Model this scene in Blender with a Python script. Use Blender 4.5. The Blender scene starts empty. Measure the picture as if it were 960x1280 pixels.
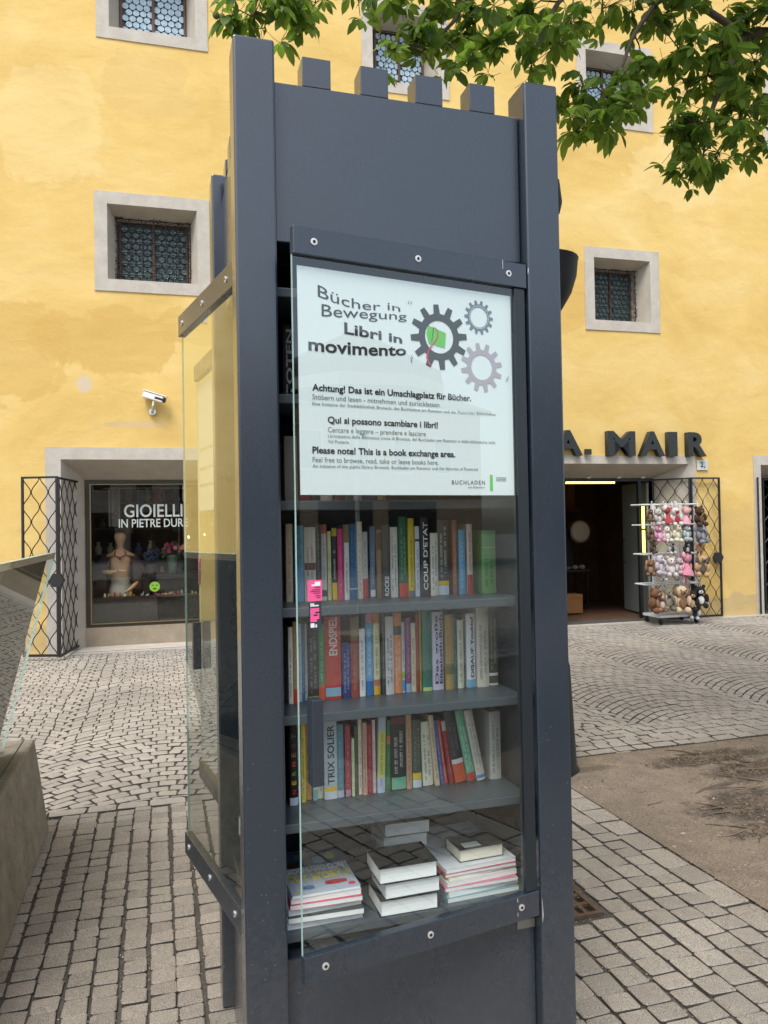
import bpy, bmesh, math, random
import numpy as np
from math import sin, cos, pi, radians
from mathutils import Matrix, Vector, noise
random.seed(7); rng = np.random.default_rng(7)
scene = bpy.context.scene
COL = scene.collection

# ------------------------------------------------------------------ camera
PITCH, ROLL, YAW = 0.0172, -0.0178, -0.2884
fwd = Vector((-sin(YAW)*cos(PITCH), cos(YAW)*cos(PITCH), sin(PITCH)))
rgt = Vector((cos(YAW), sin(YAW), 0)); upv = rgt.cross(fwd)
r2 = rgt*cos(ROLL)+upv*sin(ROLL); u2 = upv*cos(ROLL)-rgt*sin(ROLL)
CAM = Vector((0, 0, 1.6)); FPX = 955.5
cd = bpy.data.cameras.new('camera'); cam = bpy.data.objects.new('camera', cd); COL.objects.link(cam)
cd.sensor_fit = 'VERTICAL'; cd.sensor_height = 36; cd.lens = FPX/1280*36
cd.clip_start = .05; cd.clip_end = 500
M = Matrix((r2, u2, -fwd)).transposed().to_4x4(); M.translation = CAM
cam.matrix_world = M; scene.camera = cam

# ------------------------------------------------------------------ world, sun, exposure
SUN_EL, SUN_AZ = radians(58), radians(215)      # azimuth from +Y, clockwise
world = bpy.data.worlds.new('World'); scene.world = world; world.use_nodes = True
nt = world.node_tree; nt.nodes.clear()
sky = nt.nodes.new('ShaderNodeTexSky'); sky.sky_type = 'NISHITA'; sky.sun_disc = False
sky.sun_elevation = SUN_EL; sky.sun_rotation = SUN_AZ
sky.air_density = 1.2; sky.dust_density = 4.0; sky.ozone_density = 1.0; sky.altitude = 800
hsv = nt.nodes.new('ShaderNodeHueSaturation'); hsv.inputs['Saturation'].default_value = .6
bgn = nt.nodes.new('ShaderNodeBackground'); bgn.inputs['Strength'].default_value = .15
wo = nt.nodes.new('ShaderNodeOutputWorld')
nt.links.new(sky.outputs[0], hsv.inputs['Color']); nt.links.new(hsv.outputs[0], bgn.inputs['Color']); nt.links.new(bgn.outputs[0], wo.inputs[0])
sd = bpy.data.lights.new('sun', 'SUN'); sd.energy = 1.5; sd.angle = radians(24); sd.color = (1, .95, .86)
sun = bpy.data.objects.new('sun', sd); COL.objects.link(sun)
sdir = Vector((sin(SUN_AZ)*cos(SUN_EL), cos(SUN_AZ)*cos(SUN_EL), sin(SUN_EL)))
sun.location = (0, -5, 14); sun.rotation_euler = sdir.to_track_quat('Z', 'Y').to_euler()
scene.view_settings.view_transform = 'Standard'; scene.view_settings.look = 'None'
scene.view_settings.exposure = 0.85; scene.view_settings.gamma = 1
scene.cycles.max_bounces = 10; scene.cycles.transparent_max_bounces = 16
scene.cycles.caustics_reflective = False; scene.cycles.caustics_refractive = False
scene.cycles.sample_clamp_indirect = 6
scene.cycles.use_denoising = True

# ------------------------------------------------------------------ materials
def s2l(c):
    return tuple(((v/255)/12.92 if v/255 <= .04045 else (((v/255)+.055)/1.055)**2.4) for v in c)
_m = {}
def mat(name, col=(.5,.5,.5), rough=.6, metal=0., var=0., vscale=8., bump=0., bscale=60., coat=0., island=0., spec=None, emis=None, trans=0., pos=False):
    if name in _m: return _m[name]
    m = bpy.data.materials.new(name); m.use_nodes = True; n = m.node_tree; b = n.nodes['Principled BSDF']
    b.inputs['Base Color'].default_value = (*col, 1); b.inputs['Roughness'].default_value = rough; b.inputs['Metallic'].default_value = metal
    if coat: b.inputs['Coat Weight'].default_value = coat; b.inputs['Coat Roughness'].default_value = .12
    if spec is not None: b.inputs['Specular IOR Level'].default_value = spec
    if trans: b.inputs['Transmission Weight'].default_value = trans
    if emis: b.inputs['Emission Color'].default_value = (*emis[0], 1); b.inputs['Emission Strength'].default_value = emis[1]
    tc = n.nodes.new('ShaderNodeTexCoord')
    csock = n.nodes.new('ShaderNodeNewGeometry').outputs['Position'] if pos else tc.outputs['Object']
    if var or island:
        hs = n.nodes.new('ShaderNodeHueSaturation'); hs.inputs['Color'].default_value = (*col, 1)
        ad = n.nodes.new('ShaderNodeMath'); ad.operation = 'ADD'; ad.inputs[0].default_value = 1; ad.inputs[1].default_value = 0
        if var:
            t = n.nodes.new('ShaderNodeTexNoise'); t.inputs['Scale'].default_value = vscale; t.inputs['Detail'].default_value = 8; t.inputs['Roughness'].default_value = .65
            n.links.new(csock, t.inputs['Vector'])
            mr = n.nodes.new('ShaderNodeMapRange'); mr.inputs[1].default_value = .25; mr.inputs[2].default_value = .75; mr.inputs[3].default_value = 1-var; mr.inputs[4].default_value = 1+var
            n.links.new(t.outputs[0], mr.inputs[0]); n.links.new(mr.outputs[0], ad.inputs[0])
        if island:
            g = n.nodes.new('ShaderNodeNewGeometry'); oi = n.nodes.new('ShaderNodeObjectInfo')
            s = n.nodes.new('ShaderNodeMath'); s.operation = 'ADD'; n.links.new(g.outputs['Random Per Island'], s.inputs[0]); n.links.new(oi.outputs['Random'], s.inputs[1])
            fr = n.nodes.new('ShaderNodeMath'); fr.operation = 'FRACT'; n.links.new(s.outputs[0], fr.inputs[0])
            m2 = n.nodes.new('ShaderNodeMapRange'); m2.inputs[3].default_value = -island; m2.inputs[4].default_value = island
            n.links.new(fr.outputs[0], m2.inputs[0]); n.links.new(m2.outputs[0], ad.inputs[1])
        n.links.new(ad.outputs[0], hs.inputs['Value']); n.links.new(hs.outputs[0], b.inputs['Base Color'])
    if bump:
        t = n.nodes.new('ShaderNodeTexNoise'); t.inputs['Scale'].default_value = bscale; t.inputs['Detail'].default_value = 6
        n.links.new(csock, t.inputs['Vector'])
        bp = n.nodes.new('ShaderNodeBump'); bp.inputs['Strength'].default_value = bump; bp.inputs['Distance'].default_value = .01
        n.links.new(t.outputs[0], bp.inputs['Height']); n.links.new(bp.outputs[0], b.inputs['Normal'])
    _m[name] = m; return m
def speckle(m, amt=.35, sc=420):
    n = m.node_tree; b = n.nodes['Principled BSDF']; l = b.inputs['Base Color'].links[0]; src = l.from_socket
    g = n.nodes.new('ShaderNodeNewGeometry'); t = n.nodes.new('ShaderNodeTexNoise'); t.inputs['Scale'].default_value = sc; t.inputs['Detail'].default_value = 2; n.links.new(g.outputs['Position'], t.inputs['Vector'])
    t2 = n.nodes.new('ShaderNodeTexNoise'); t2.inputs['Scale'].default_value = 1.1; t2.inputs['Detail'].default_value = 5; n.links.new(g.outputs['Position'], t2.inputs['Vector'])
    r = n.nodes.new('ShaderNodeMapRange'); r.inputs[1].default_value = .3; r.inputs[2].default_value = .7; r.inputs[3].default_value = 1-amt; r.inputs[4].default_value = 1+amt; n.links.new(t.outputs[0], r.inputs[0])
    r2_ = n.nodes.new('ShaderNodeMapRange'); r2_.inputs[1].default_value = .3; r2_.inputs[2].default_value = .7; r2_.inputs[3].default_value = .84; r2_.inputs[4].default_value = 1.12; n.links.new(t2.outputs[0], r2_.inputs[0])
    mu = n.nodes.new('ShaderNodeMath'); mu.operation = 'MULTIPLY'; n.links.new(r.outputs[0], mu.inputs[0]); n.links.new(r2_.outputs[0], mu.inputs[1])
    h = n.nodes.new('ShaderNodeHueSaturation'); n.links.new(src, h.inputs['Color']); n.links.new(mu.outputs[0], h.inputs['Value']); n.links.new(h.outputs[0], b.inputs['Base Color'])
    return m
def flat(rgb, rough=.55, **k):
    return mat('paint_%d_%d_%d' % tuple(rgb), s2l(rgb), rough, **k)

def glass_mat(name, tint, back=False, rough=.0, k=1.5):
    m = bpy.data.materials.new(name); m.use_nodes = True; n = m.node_tree; n.nodes.clear()
    out = n.nodes.new('ShaderNodeOutputMaterial'); tr = n.nodes.new('ShaderNodeBsdfTransparent'); tr.inputs[0].default_value = (*tint, 1)
    gl = n.nodes.new('ShaderNodeBsdfGlossy'); gl.inputs['Roughness'].default_value = rough; gl.inputs['Color'].default_value = (.95, 1, .98, 1)
    geo = n.nodes.new('ShaderNodeNewGeometry'); mr = n.nodes.new('ShaderNodeMapRange'); mr.inputs[3].default_value = 1.62; mr.inputs[4].default_value = 1/1.62
    n.links.new(geo.outputs['Backfacing'], mr.inputs[0])
    fr = n.nodes.new('ShaderNodeFresnel'); n.links.new(mr.outputs[0], fr.inputs['IOR'])
    ml = n.nodes.new('ShaderNodeMath'); ml.operation = 'MULTIPLY'; ml.inputs[1].default_value = k; ml.use_clamp = True
    n.links.new(fr.outputs[0], ml.inputs[0])
    mx = n.nodes.new('ShaderNodeMixShader'); n.links.new(ml.outputs[0], mx.inputs[0]); n.links.new(tr.outputs[0], mx.inputs[1]); n.links.new(gl.outputs[0], mx.inputs[2])
    n.links.new(mx.outputs[0], out.inputs[0]); return m
GLASS = glass_mat('clear_glass', (.95, .985, .97), k=1.65)
GLASS_SHOP = glass_mat('shop_glass', (.86, .88, .86))
EDGE = mat('glass_edge', s2l((190, 225, 215)), .15, trans=.3)

def plaster_mat():
    m = bpy.data.materials.new('yellow_plaster'); m.use_nodes = True; n = m.node_tree; b = n.nodes['Principled BSDF']; b.inputs['Roughness'].default_value = .9
    b.inputs['Specular IOR Level'].default_value = .2
    tc = n.nodes.new('ShaderNodeTexCoord')
    def nz(scale, det, vec=None, rough=.6, dist=0):
        t = n.nodes.new('ShaderNodeTexNoise'); t.inputs['Scale'].default_value = scale; t.inputs['Detail'].default_value = det; t.inputs['Roughness'].default_value = rough; t.inputs['Distortion'].default_value = dist
        n.links.new(vec or tc.outputs['Object'], t.inputs['Vector']); return t.outputs[0]
    mp = n.nodes.new('ShaderNodeMapping'); mp.inputs['Scale'].default_value = (.85, 1, 1.2); n.links.new(tc.outputs['Object'], mp.inputs[0])
    cr = n.nodes.new('ShaderNodeValToRGB'); e = cr.color_ramp
    e.elements[0].position = .30; e.elements[0].color = (.65, .44, .14, 1); e.elements[1].position = .72; e.elements[1].color = (.79, .59, .25, 1)
    x = e.elements.new(.5); x.color = (.73, .515, .18, 1)
    n.links.new(nz(.75, 9, mp.outputs[0], .62, .6), cr.inputs[0])
    # small stains
    cr2 = n.nodes.new('ShaderNodeValToRGB'); cr2.color_ramp.elements[0].position = .64; cr2.color_ramp.elements[1].position = .74
    cr2.color_ramp.elements[0].color = (0, 0, 0, 1); cr2.color_ramp.elements[1].color = (.3, .3, .3, 1)
    n.links.new(nz(2.3, 6, None, .7, 1), cr2.inputs[0])
    mx = n.nodes.new('ShaderNodeMix'); mx.data_type = 'RGBA'; n.links.new(cr2.outputs[0], mx.inputs[0]); n.links.new(cr.outputs[0], mx.inputs[6]); mx.inputs[7].default_value = (.70, .55, .33, 1)
    last = mx.outputs[2]
    # damp ochre patches below the left window (object space: x along the wall, z up)
    for (px, pz, rx, rz, col, amt) in [(-.95, 4.10, 1.0, .45, (.62, .40, .12), .65), (.3, 4.35, .6, .3, (.63, .42, .13), .6), (-2.2, 3.9, .9, .7, (.62, .40, .12), .6), (-.4, 7.6, .6, .5, (.66, .46, .17), .5), (8.9, 1.0, .5, .9, (.62, .44, .18), .5), (5.0, .1, 20, .28, (.42, .33, .2), .5), (7.9, 7.2, .9, .6, (.82, .64, .31), .4), (-1.6, 6.9, .7, .9, (.82, .64, .31), .35), (-1.22, 3.52, .09, .13, (.62, .52, .42), .8), (-.62, 3.0, .5, .05, (.58, .45, .3), .5), (5.7, 5.2, .7, .7, (.60, .37, .10), .4)]:
        sb = n.nodes.new('ShaderNodeVectorMath'); sb.operation = 'SUBTRACT'; sb.inputs[1].default_value = (px, 0, pz); n.links.new(tc.outputs['Object'], sb.inputs[0])
        ml = n.nodes.new('ShaderNodeVectorMath'); ml.operation = 'MULTIPLY'; ml.inputs[1].default_value = (1/rx, 0, 1/rz); n.links.new(sb.outputs[0], ml.inputs[0])
        ln = n.nodes.new('ShaderNodeVectorMath'); ln.operation = 'LENGTH'; n.links.new(ml.outputs[0], ln.inputs[0])
        a = n.nodes.new('ShaderNodeMath'); a.operation = 'MULTIPLY_ADD'; a.inputs[1].default_value = 1.6; n.links.new(nz(2.2, 8, None, .65, .5), a.inputs[0]); 
        n.links.new(ln.outputs['Value'], a.inputs[2])
        r = n.nodes.new('ShaderNodeMapRange'); r.inputs[1].default_value = 1.78; r.inputs[2].default_value = 1.68; r.inputs[3].default_value = 0; r.inputs[4].default_value = amt
        n.links.new(a.outputs[0], r.inputs[0])
        m3 = n.nodes.new('ShaderNodeMix'); m3.data_type = 'RGBA'; n.links.new(r.outputs[0], m3.inputs[0]); n.links.new(last, m3.inputs[6]); m3.inputs[7].default_value = (*col, 1); last = m3.outputs[2]
    n.links.new(last, b.inputs['Base Color'])
    b1 = n.nodes.new('ShaderNodeBump'); b1.inputs['Strength'].default_value = .36; b1.inputs['Distance'].default_value = .04
    mp2 = n.nodes.new('ShaderNodeMapping'); mp2.inputs['Scale'].default_value = (1, 1, 1.6); mp2.inputs['Rotation'].default_value = (0, .5, 0); n.links.new(tc.outputs['Object'], mp2.inputs[0])
    n.links.new(nz(2.2, 4, mp2.outputs[0], .5, .35), b1.inputs['Height'])
    b2 = n.nodes.new('ShaderNodeBump'); b2.inputs['Strength'].default_value = .35; b2.inputs['Distance'].default_value = .006
    n.links.new(nz(45, 5), b2.inputs['Height']); n.links.new(b1.outputs[0], b2.inputs['Normal']); n.links.new(b2.outputs[0], b.inputs['Normal'])
    return m
PLASTER = plaster_mat()
STONETRIM = mat('grey_stucco', s2l((188, 181, 170)), .9, var=.17, vscale=5, bump=.35, bscale=30)
JAMB = mat('pale_stucco', s2l((182, 174, 161)), .9, var=.13, vscale=4, bump=.3, bscale=30)
ANTH = mat('anthracite_paint', (.013, .023, .037), .27, var=.05, vscale=3, bump=.02, bscale=300, spec=.8, coat=.5)
def smudges(m, lo, hi, sc=2.5):
    n = m.node_tree; b = n.nodes['Principled BSDF']; g = n.nodes.new('ShaderNodeNewGeometry'); mp = n.nodes.new('ShaderNodeMapping'); mp.inputs['Scale'].default_value = (1, 1, .35); n.links.new(g.outputs['Position'], mp.inputs[0])
    t = n.nodes.new('ShaderNodeTexNoise'); t.inputs['Scale'].default_value = sc*3; t.inputs['Detail'].default_value = 9; t.inputs['Roughness'].default_value = .7; n.links.new(mp.outputs[0], t.inputs['Vector'])
    r = n.nodes.new('ShaderNodeMapRange'); r.inputs[1].default_value = .35; r.inputs[2].default_value = .7; r.inputs[3].default_value = lo; r.inputs[4].default_value = hi; n.links.new(t.outputs[0], r.inputs[0]); n.links.new(r.outputs[0], b.inputs['Roughness']); n.links.new(r.outputs[0], b.inputs['Coat Roughness'])
smudges(ANTH, .22, .33, 1.2)
def grime(m):       # street dust splashed on the lowest half metre
    n = m.node_tree; b = n.nodes['Principled BSDF']; src = b.inputs['Base Color'].links[0].from_socket; g = n.nodes.new('ShaderNodeNewGeometry'); sx = n.nodes.new('ShaderNodeSeparateXYZ'); n.links.new(g.outputs['Position'], sx.inputs[0])
    t = n.nodes.new('ShaderNodeTexNoise'); t.inputs['Scale'].default_value = 60; t.inputs['Detail'].default_value = 8; t.inputs['Roughness'].default_value = .8; n.links.new(g.outputs['Position'], t.inputs['Vector'])
    a = n.nodes.new('ShaderNodeMath'); a.operation = 'MULTIPLY_ADD'; a.inputs[1].default_value = -1.3; n.links.new(t.outputs[0], a.inputs[0]); n.links.new(sx.outputs[2], a.inputs[2])
    r = n.nodes.new('ShaderNodeMapRange'); r.inputs[1].default_value = .1; r.inputs[2].default_value = -.8; r.inputs[3].default_value = 0; r.inputs[4].default_value = .28; n.links.new(a.outputs[0], r.inputs[0])
    m3 = n.nodes.new('ShaderNodeMix'); m3.data_type = 'RGBA'; n.links.new(r.outputs[0], m3.inputs[0]); n.links.new(src, m3.inputs[6]); m3.inputs[7].default_value = (.17, .16, .145, 1); n.links.new(m3.outputs[2], b.inputs['Base Color'])
grime(ANTH)
ANTH_IN = mat('anthracite_inside', (.012, .018, .024), .35, var=.05, vscale=4, spec=.6)
STEEL = mat('bright_steel', (.72, .72, .70), .25, 1.)
BLACK = mat('black_iron', (.012, .012, .013), .5, var=.2, vscale=30)
DARK = mat('near_black', (.008, .008, .009), .6)
WHITE = mat('white_enamel', (.75, .75, .74), .35)
WOOD = mat('brown_window_wood', s2l((96, 70, 50)), .6, var=.2, vscale=20)
PRINT = mat('black_print', (.010, .010, .012), .6)
PRINT_G = mat('grey_print', (.16, .19, .18), .6)

# ------------------------------------------------------------------ mesh helper
class MB:
    def __init__(s): s.v = []; s.f = []; s.m = []; s.mi = 0
    def add(s, vs, fs):
        o = len(s.v); s.v += [tuple(v) for v in vs]; s.f += [tuple(i+o for i in f) for f in fs]; s.m += [s.mi]*len(fs); return s
    def box(s, x0, x1, y0, y1, z0, z1, M=None):
        vs = [(x, y, z) for z in (z0, z1) for y in (y0, y1) for x in (x0, x1)]
        if M: vs = [M @ Vector(v) for v in vs]
        return s.add(vs, [(0, 2, 3, 1), (4, 5, 7, 6), (0, 1, 5, 4), (2, 6, 7, 3), (0, 4, 6, 2), (1, 3, 7, 5)])
    def quad(s, *p): return s.add(p, [tuple(range(len(p)))])
    def tube(s, pts, r, n=6, cap=True):
        pts = [Vector(p) for p in pts]; rs = r if isinstance(r, (list, tuple)) else [r]*len(pts)
        o = len(s.v); prev = None; vs = []
        for i, p in enumerate(pts):
            t = (pts[min(i+1, len(pts)-1)]-pts[max(i-1, 0)]).normalized()
            a = prev if prev is not None else (Vector((0, 0, 1)) if abs(t.z) < .9 else Vector((1, 0, 0)))
            x = (a - t*a.dot(t)); x = x.normalized() if x.length > 1e-6 else t.orthogonal().normalized(); y = t.cross(x); prev = x
            vs += [p+(x*cos(2*pi*k/n)+y*sin(2*pi*k/n))*rs[i] for k in range(n)]
        fs = []
        for i in range(len(pts)-1):
            for k in range(n): fs.append((i*n+k, i*n+(k+1) % n, (i+1)*n+(k+1) % n, (i+1)*n+k))
        if cap: fs += [tuple(range(n))[::-1], tuple((len(pts)-1)*n+k for k in range(n))]
        return s.add(vs, fs)
    def lathe(s, prof, c=(0, 0, 0), n=16, M=None):
        vs = []
        for r, z in prof:
            for k in range(n):
                v = Vector((c[0]+r*cos(2*pi*k/n), c[1]+r*sin(2*pi*k/n), c[2]+z)); vs.append(M @ v if M else v)
        fs = [(i*n+k, i*n+(k+1) % n, (i+1)*n+(k+1) % n, (i+1)*n+k) for i in range(len(prof)-1) for k in range(n)]
        return s.add(vs, fs)
    def ball(s, c, r, n=8, m=6, M=None):
        r = r if isinstance(r, (tuple, list)) else (r, r, r); vs = []; fs = []
        for i in range(m+1):
            th = pi*i/m
            for k in range(n):
                v = Vector((c[0]+r[0]*sin(th)*cos(2*pi*k/n), c[1]+r[1]*sin(th)*sin(2*pi*k/n), c[2]-r[2]*cos(th))); vs.append(M @ v if M else v)
        for i in range(m):
            for k in range(n): fs.append((i*n+k, i*n+(k+1) % n, (i+1)*n+(k+1) % n, (i+1)*n+k))
        return s.add(vs, fs)
    def mesh(s, name, mats, smooth=False):
        me = bpy.data.meshes.new(name); me.from_pydata(s.v, [], s.f)
        for m in (mats if isinstance(mats, (list, tuple)) else [mats]): me.materials.append(m)
        if any(s.m): me.polygons.foreach_set('material_index', s.m)
        if smooth: me.polygons.foreach_set('use_smooth', [True]*len(me.polygons))
        me.update(); return me
def link(name, me, parent=None, loc=None, rot=None, bevel=0, **props):
    o = bpy.data.objects.new(name, me); COL.objects.link(o)
    if parent: o.parent = parent
    if loc is not None: o.location = loc
    if rot is not None: o.rotation_euler = rot
    if bevel:
        b = o.modifiers.new('bevel', 'BEVEL'); b.width = bevel; b.segments = 2; b.limit_method = 'ANGLE'; b.harden_normals = False
    for k, v in props.items(): o[k] = v
    return o
def obj(name, mb, mats, parent=None, smooth=False, **k): return link(name, mb.mesh(name, mats, smooth), parent, **k)
def thing(name, label, cat, loc=(0, 0, 0), rz=0, group=None):
    o = bpy.data.objects.new(name, None); COL.objects.link(o); o.empty_display_size = .1
    o.location = loc; o.rotation_euler = (0, 0, rz); o['label'] = label; o['category'] = cat
    if group: o['group'] = group
    return o
def kids(o): return [c for c in bpy.data.objects if c.parent == o]
def copy_tree(o, parent=None, table=None):
    c = o.copy(); COL.objects.link(c); c.parent = parent
    for ch in kids(o): copy_tree(ch, c)
    return c
def fix_normals(me):
    bm = bmesh.new(); bm.from_mesh(me); bmesh.ops.recalc_face_normals(bm, faces=bm.faces); bm.to_mesh(me); bm.free(); return me

# text as flat lettering in the local xz plane, facing -y
def text_mesh(s, x0, x1, z0, cap, bold=0., depth=0., warp=None, material=None, spacing=1.):
    cu = bpy.data.curves.new('t', 'FONT'); cu.body = s; cu.size = 1; cu.offset = bold; cu.extrude = depth; cu.resolution_u = 3; cu.space_character = spacing
    to = bpy.data.objects.new('t', cu); me = bpy.data.meshes.new_from_object(to)
    bpy.data.objects.remove(to); bpy.data.curves.remove(cu)
    n = len(me.vertices); a = np.empty(n*3); me.vertices.foreach_get('co', a); a = a.reshape(-1, 3)
    mn, mx = a[:, 0].min(), a[:, 0].max(); u = (a[:, 0]-mn)/(mx-mn); v = a[:, 1]/.70
    if warp is None: X = x0+u*(x1-x0); Z = z0+v*cap
    else:
        X = x0+u*(x1-x0); b, c = warp   # baseline and cap height as functions of u
        Z = np.array([b(t) for t in u])+v*np.array([c(t) for t in u])
    out = np.stack([X, -a[:, 2], Z], 1)
    me.vertices.foreach_set('co', out.ravel()); me.update()
    me.materials.clear()
    if material: me.materials.append(material)
    return me
def lettering(s, x0, x1, z0, cap, m, parent, y=-.001, name='lettering', **k):
    me = text_mesh(s, x0, x1, z0, cap, material=m, **k); return link(name, me, parent, loc=(0, y, 0))

# ------------------------------------------------------------------ facade frame
FA = -0.0295; FD = 10.6615
def F(s, o=0., z=0.): return Vector((s*cos(FA)-(FD+o)*sin(FA), s*sin(FA)+(FD+o)*cos(FA), z))
def in_view(p, mx=0, my=0):
    d = Vector(p)-CAM; z = d.dot(fwd)
    if z <= .1: return False
    x = 480+FPX*d.dot(r2)/z; y = 640-FPX*d.dot(u2)/z
    return -mx < x < 960+mx and -my < y < 1280+my

# ================================================================== GROUND
def joint_mat():
    m = mat('joint_sand', (.082, .074, .064), .95, var=.6, vscale=40, bump=.8, bscale=90)
    return m
def cobble_sheet_mat():
    m = bpy.data.materials.new('far_cobbles'); m.use_nodes = True; n = m.node_tree; b = n.nodes['Principled BSDF']; b.inputs['Roughness'].default_value = .85
    tc = n.nodes.new('ShaderNodeTexCoord'); v = n.nodes.new('ShaderNodeTexVoronoi'); v.feature = 'DISTANCE_TO_EDGE'; v.inputs['Scale'].default_value = 9; v.inputs['Randomness'].default_value = .45
    n.links.new(tc.outputs['Object'], v.inputs['Vector']); r = n.nodes.new('ShaderNodeValToRGB'); r.color_ramp.elements[0].color = (.05, .045, .04, 1); r.color_ramp.elements[1].color = (.33, .31, .285, 1); r.color_ramp.elements[1].position = .09
    n.links.new(v.outputs['Distance'], r.inputs[0]); n.links.new(r.outputs[0], b.inputs['Base Color']); return m
m = MB()
GX0, GX1, GY0, GY1 = -5.0, 12.2, -3.2, 11.6
m.quad((GX0, GY0, -.012), (GX1, GY0, -.012), (GX1, GY1, -.012), (GX0, GY1, -.012))
m.mi = 1
for a, b, c, d in ((-80, 80, -80, GY0), (-80, 80, GY1, 80), (-80, GX0, GY0, GY1), (GX1, 80, GY0, GY1)):
    m.quad((a, c, -.004 if False else -.012), (b, c, -.012), (b, d, -.012), (a, d, -.012))
ground = obj('ground', m, [joint_mat(), cobble_sheet_mat()], kind='structure')
SETT = speckle(mat('granite_sett', s2l((174, 166, 156)), .85, var=.10, vscale=30, bump=.9, bscale=420, island=.13, pos=True), .5, 260)
FAN = speckle(mat('granite_cobble', s2l((170, 163, 154)), .82, var=.08, vscale=30, bump=.7, bscale=420, island=.11, pos=True), .4, 260)
PIT = (2.37, 4.60)        # tree pit: x from, y up to
def ring8(q):             # q: 4 corners -> 8 cut-corner outline
    out = []
    for i in range(4):
        a, p, b = q[i-1], q[i], q[(i+1) % 4]; k = .075
        out += [p+(a-p)*k, p+(b-p)*k]
    return np.array(out)
def stone_mesh(name, mt, seed):
    r = np.random.default_rng(seed); q = np.array([(-.5, -.5), (.5, -.5), (.5, .5), (-.5, .5)])+r.uniform(-.035, .035, (4, 2))
    o = ring8(q); o += r.uniform(-.012, .012, o.shape); i = o*.90
    b = MB(); tl = r.uniform(-.0025, .0025, 2)
    vs = [(x, y, -.03) for x, y in o]+[(x, y, -.003+tl@np.array([x, y])) for x, y in o]+[(x, y, .0+tl@np.array([x, y])+r.uniform(-.0012, .0012)) for x, y in i]+[(0, 0, .0012)]
    fs = [(k, (k+1) % 8, 8+(k+1) % 8, 8+k) for k in range(8)]+[(8+k, 8+(k+1) % 8, 16+(k+1) % 8, 16+k) for k in range(8)]+[(16+k, 16+(k+1) % 8, 24) for k in range(8)]
    b.add(vs, fs); b.m = [1]*8+[0]*16; return b.mesh(name, [mt, joint_mat()])
def lay(stones, root_name, label, mt, keep):
    # stones: list of 4x2 arrays (counter-clockwise)
    root = thing_struct(root_name)
    info = []
    for q in stones:
        c = q.mean(0); d = Vector((c[0], c[1], 0))-CAM
        info.append((not in_view((c[0], c[1], 0), 10, 10) or hidden_by_cabinet(c), d.length))
    order = sorted(range(len(stones)), key=lambda i: info[i]); top = [i for i in order[:keep] if not info[i][0]]; tops = set(top)
    meshes = [stone_mesh('stone', mt, 100+k) for k in range(10)]
    for i in top:
        q = stones[i]; c = q.mean(0); ex = ((q[1]-q[0])+(q[2]-q[3]))/2; ey = ((q[3]-q[0])+(q[2]-q[1]))/2
        o = link('paving_stone', meshes[rng.integers(10)], root, loc=(c[0], c[1], rng.uniform(-.0025, .003)), rot=(0, 0, math.atan2(ex[1], ex[0])+(pi if rng.random() < .5 else 0)))
        o.scale = (np.hypot(*ex)*.985, abs(ex[0]*ey[1]-ex[1]*ey[0])/np.hypot(*ex), 1)
    rest = [stones[i] for i in range(len(stones)) if i not in tops]
    Q = np.array(rest); N = len(Q); zj = rng.uniform(-.002, .002, (N, 1, 1)); c = Q.mean(1, keepdims=True)
    Q = Q+rng.uniform(-.003, .003, Q.shape)
    low = np.concatenate([Q, np.full((N, 4, 1), -.03)], 2); mid = np.concatenate([Q, np.full((N, 4, 1), -.003)+zj], 2); top_ = np.concatenate([c+(Q-c)*.90, np.full((N, 4, 1), 0.)+zj], 2)
    V = np.concatenate([low, mid, top_], 1).reshape(-1, 3)
    f = [(k, (k+1) % 4, 4+(k+1) % 4, 4+k) for k in range(4)]+[(4+k, 4+(k+1) % 4, 8+(k+1) % 4, 8+k) for k in range(4)]+[(8, 9, 10, 11)]
    Fc = (np.array(f)[None]+12*np.arange(N)[:, None, None]).reshape(-1, 4)
    me = bpy.data.meshes.new('stones'); me.from_pydata(V.tolist(), [], Fc.tolist()); me.materials.append(mt); me.materials.append(joint_mat()); me.polygons.foreach_set('material_index', np.tile([1]*4+[0]*5, N).astype(np.int32))
    link('paving_stones', me, root, kind='stuff')
def thing_struct(name):
    o = bpy.data.objects.new(name, None); COL.objects.link(o); o['kind'] = 'structure'; return o
def hidden_by_cabinet(c):
    # behind the anthracite body of the book cabinet as seen from the path
    d = Vector((c[0], c[1], 0))-CAM; z = d.dot(fwd)
    if z < .1: return True
    x = 480+FPX*d.dot(r2)/z; return 318 < x < 700
# straight courses near the cabinet
st = []
x = -2.6; ci = 0
while x < 3.2:
    w = .098 if x < .9 else .114
    w += random.uniform(-.006, .006)
    if .9 <= x < PIT[0]-.15: w = (PIT[0]-.148-x)/max(1, round((PIT[0]-.148-x)/.114))
    y = -2.6-random.random()*.1
    ph = random.random()*6; 
    while y < 4.62:
        l = random.uniform(.074, .096) if x < .9 else random.uniform(.082, .120)
        if y+l > 4.66: l = 4.66-y
        g = .0078; wob = .005*sin(y*2.2+ph)*(1 if x < 1.6 else 0); xe = x+wob; xn = x+w+wob+random.uniform(-.003, .003)
        if l > .05 and not (x+w/2 > PIT[0]-.15 and y < PIT[1]) and not (1.44 < x+w/2 < 1.72 and 2.78 < y+l/2 < 3.12):
            st.append(np.array([(xe+g*.7, y+g*.35), (xn-g*.7, y+g*.35), (xn-g*.7, y+l-g*.35), (xe+g*.7, y+l-g*.35)])+np.random.default_rng(len(st)).uniform(-.002, .002, (4, 2)))
        y += l
    x += w; ci += 1
y = -2.6                                    # larger edging course beside the tree pit
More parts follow.
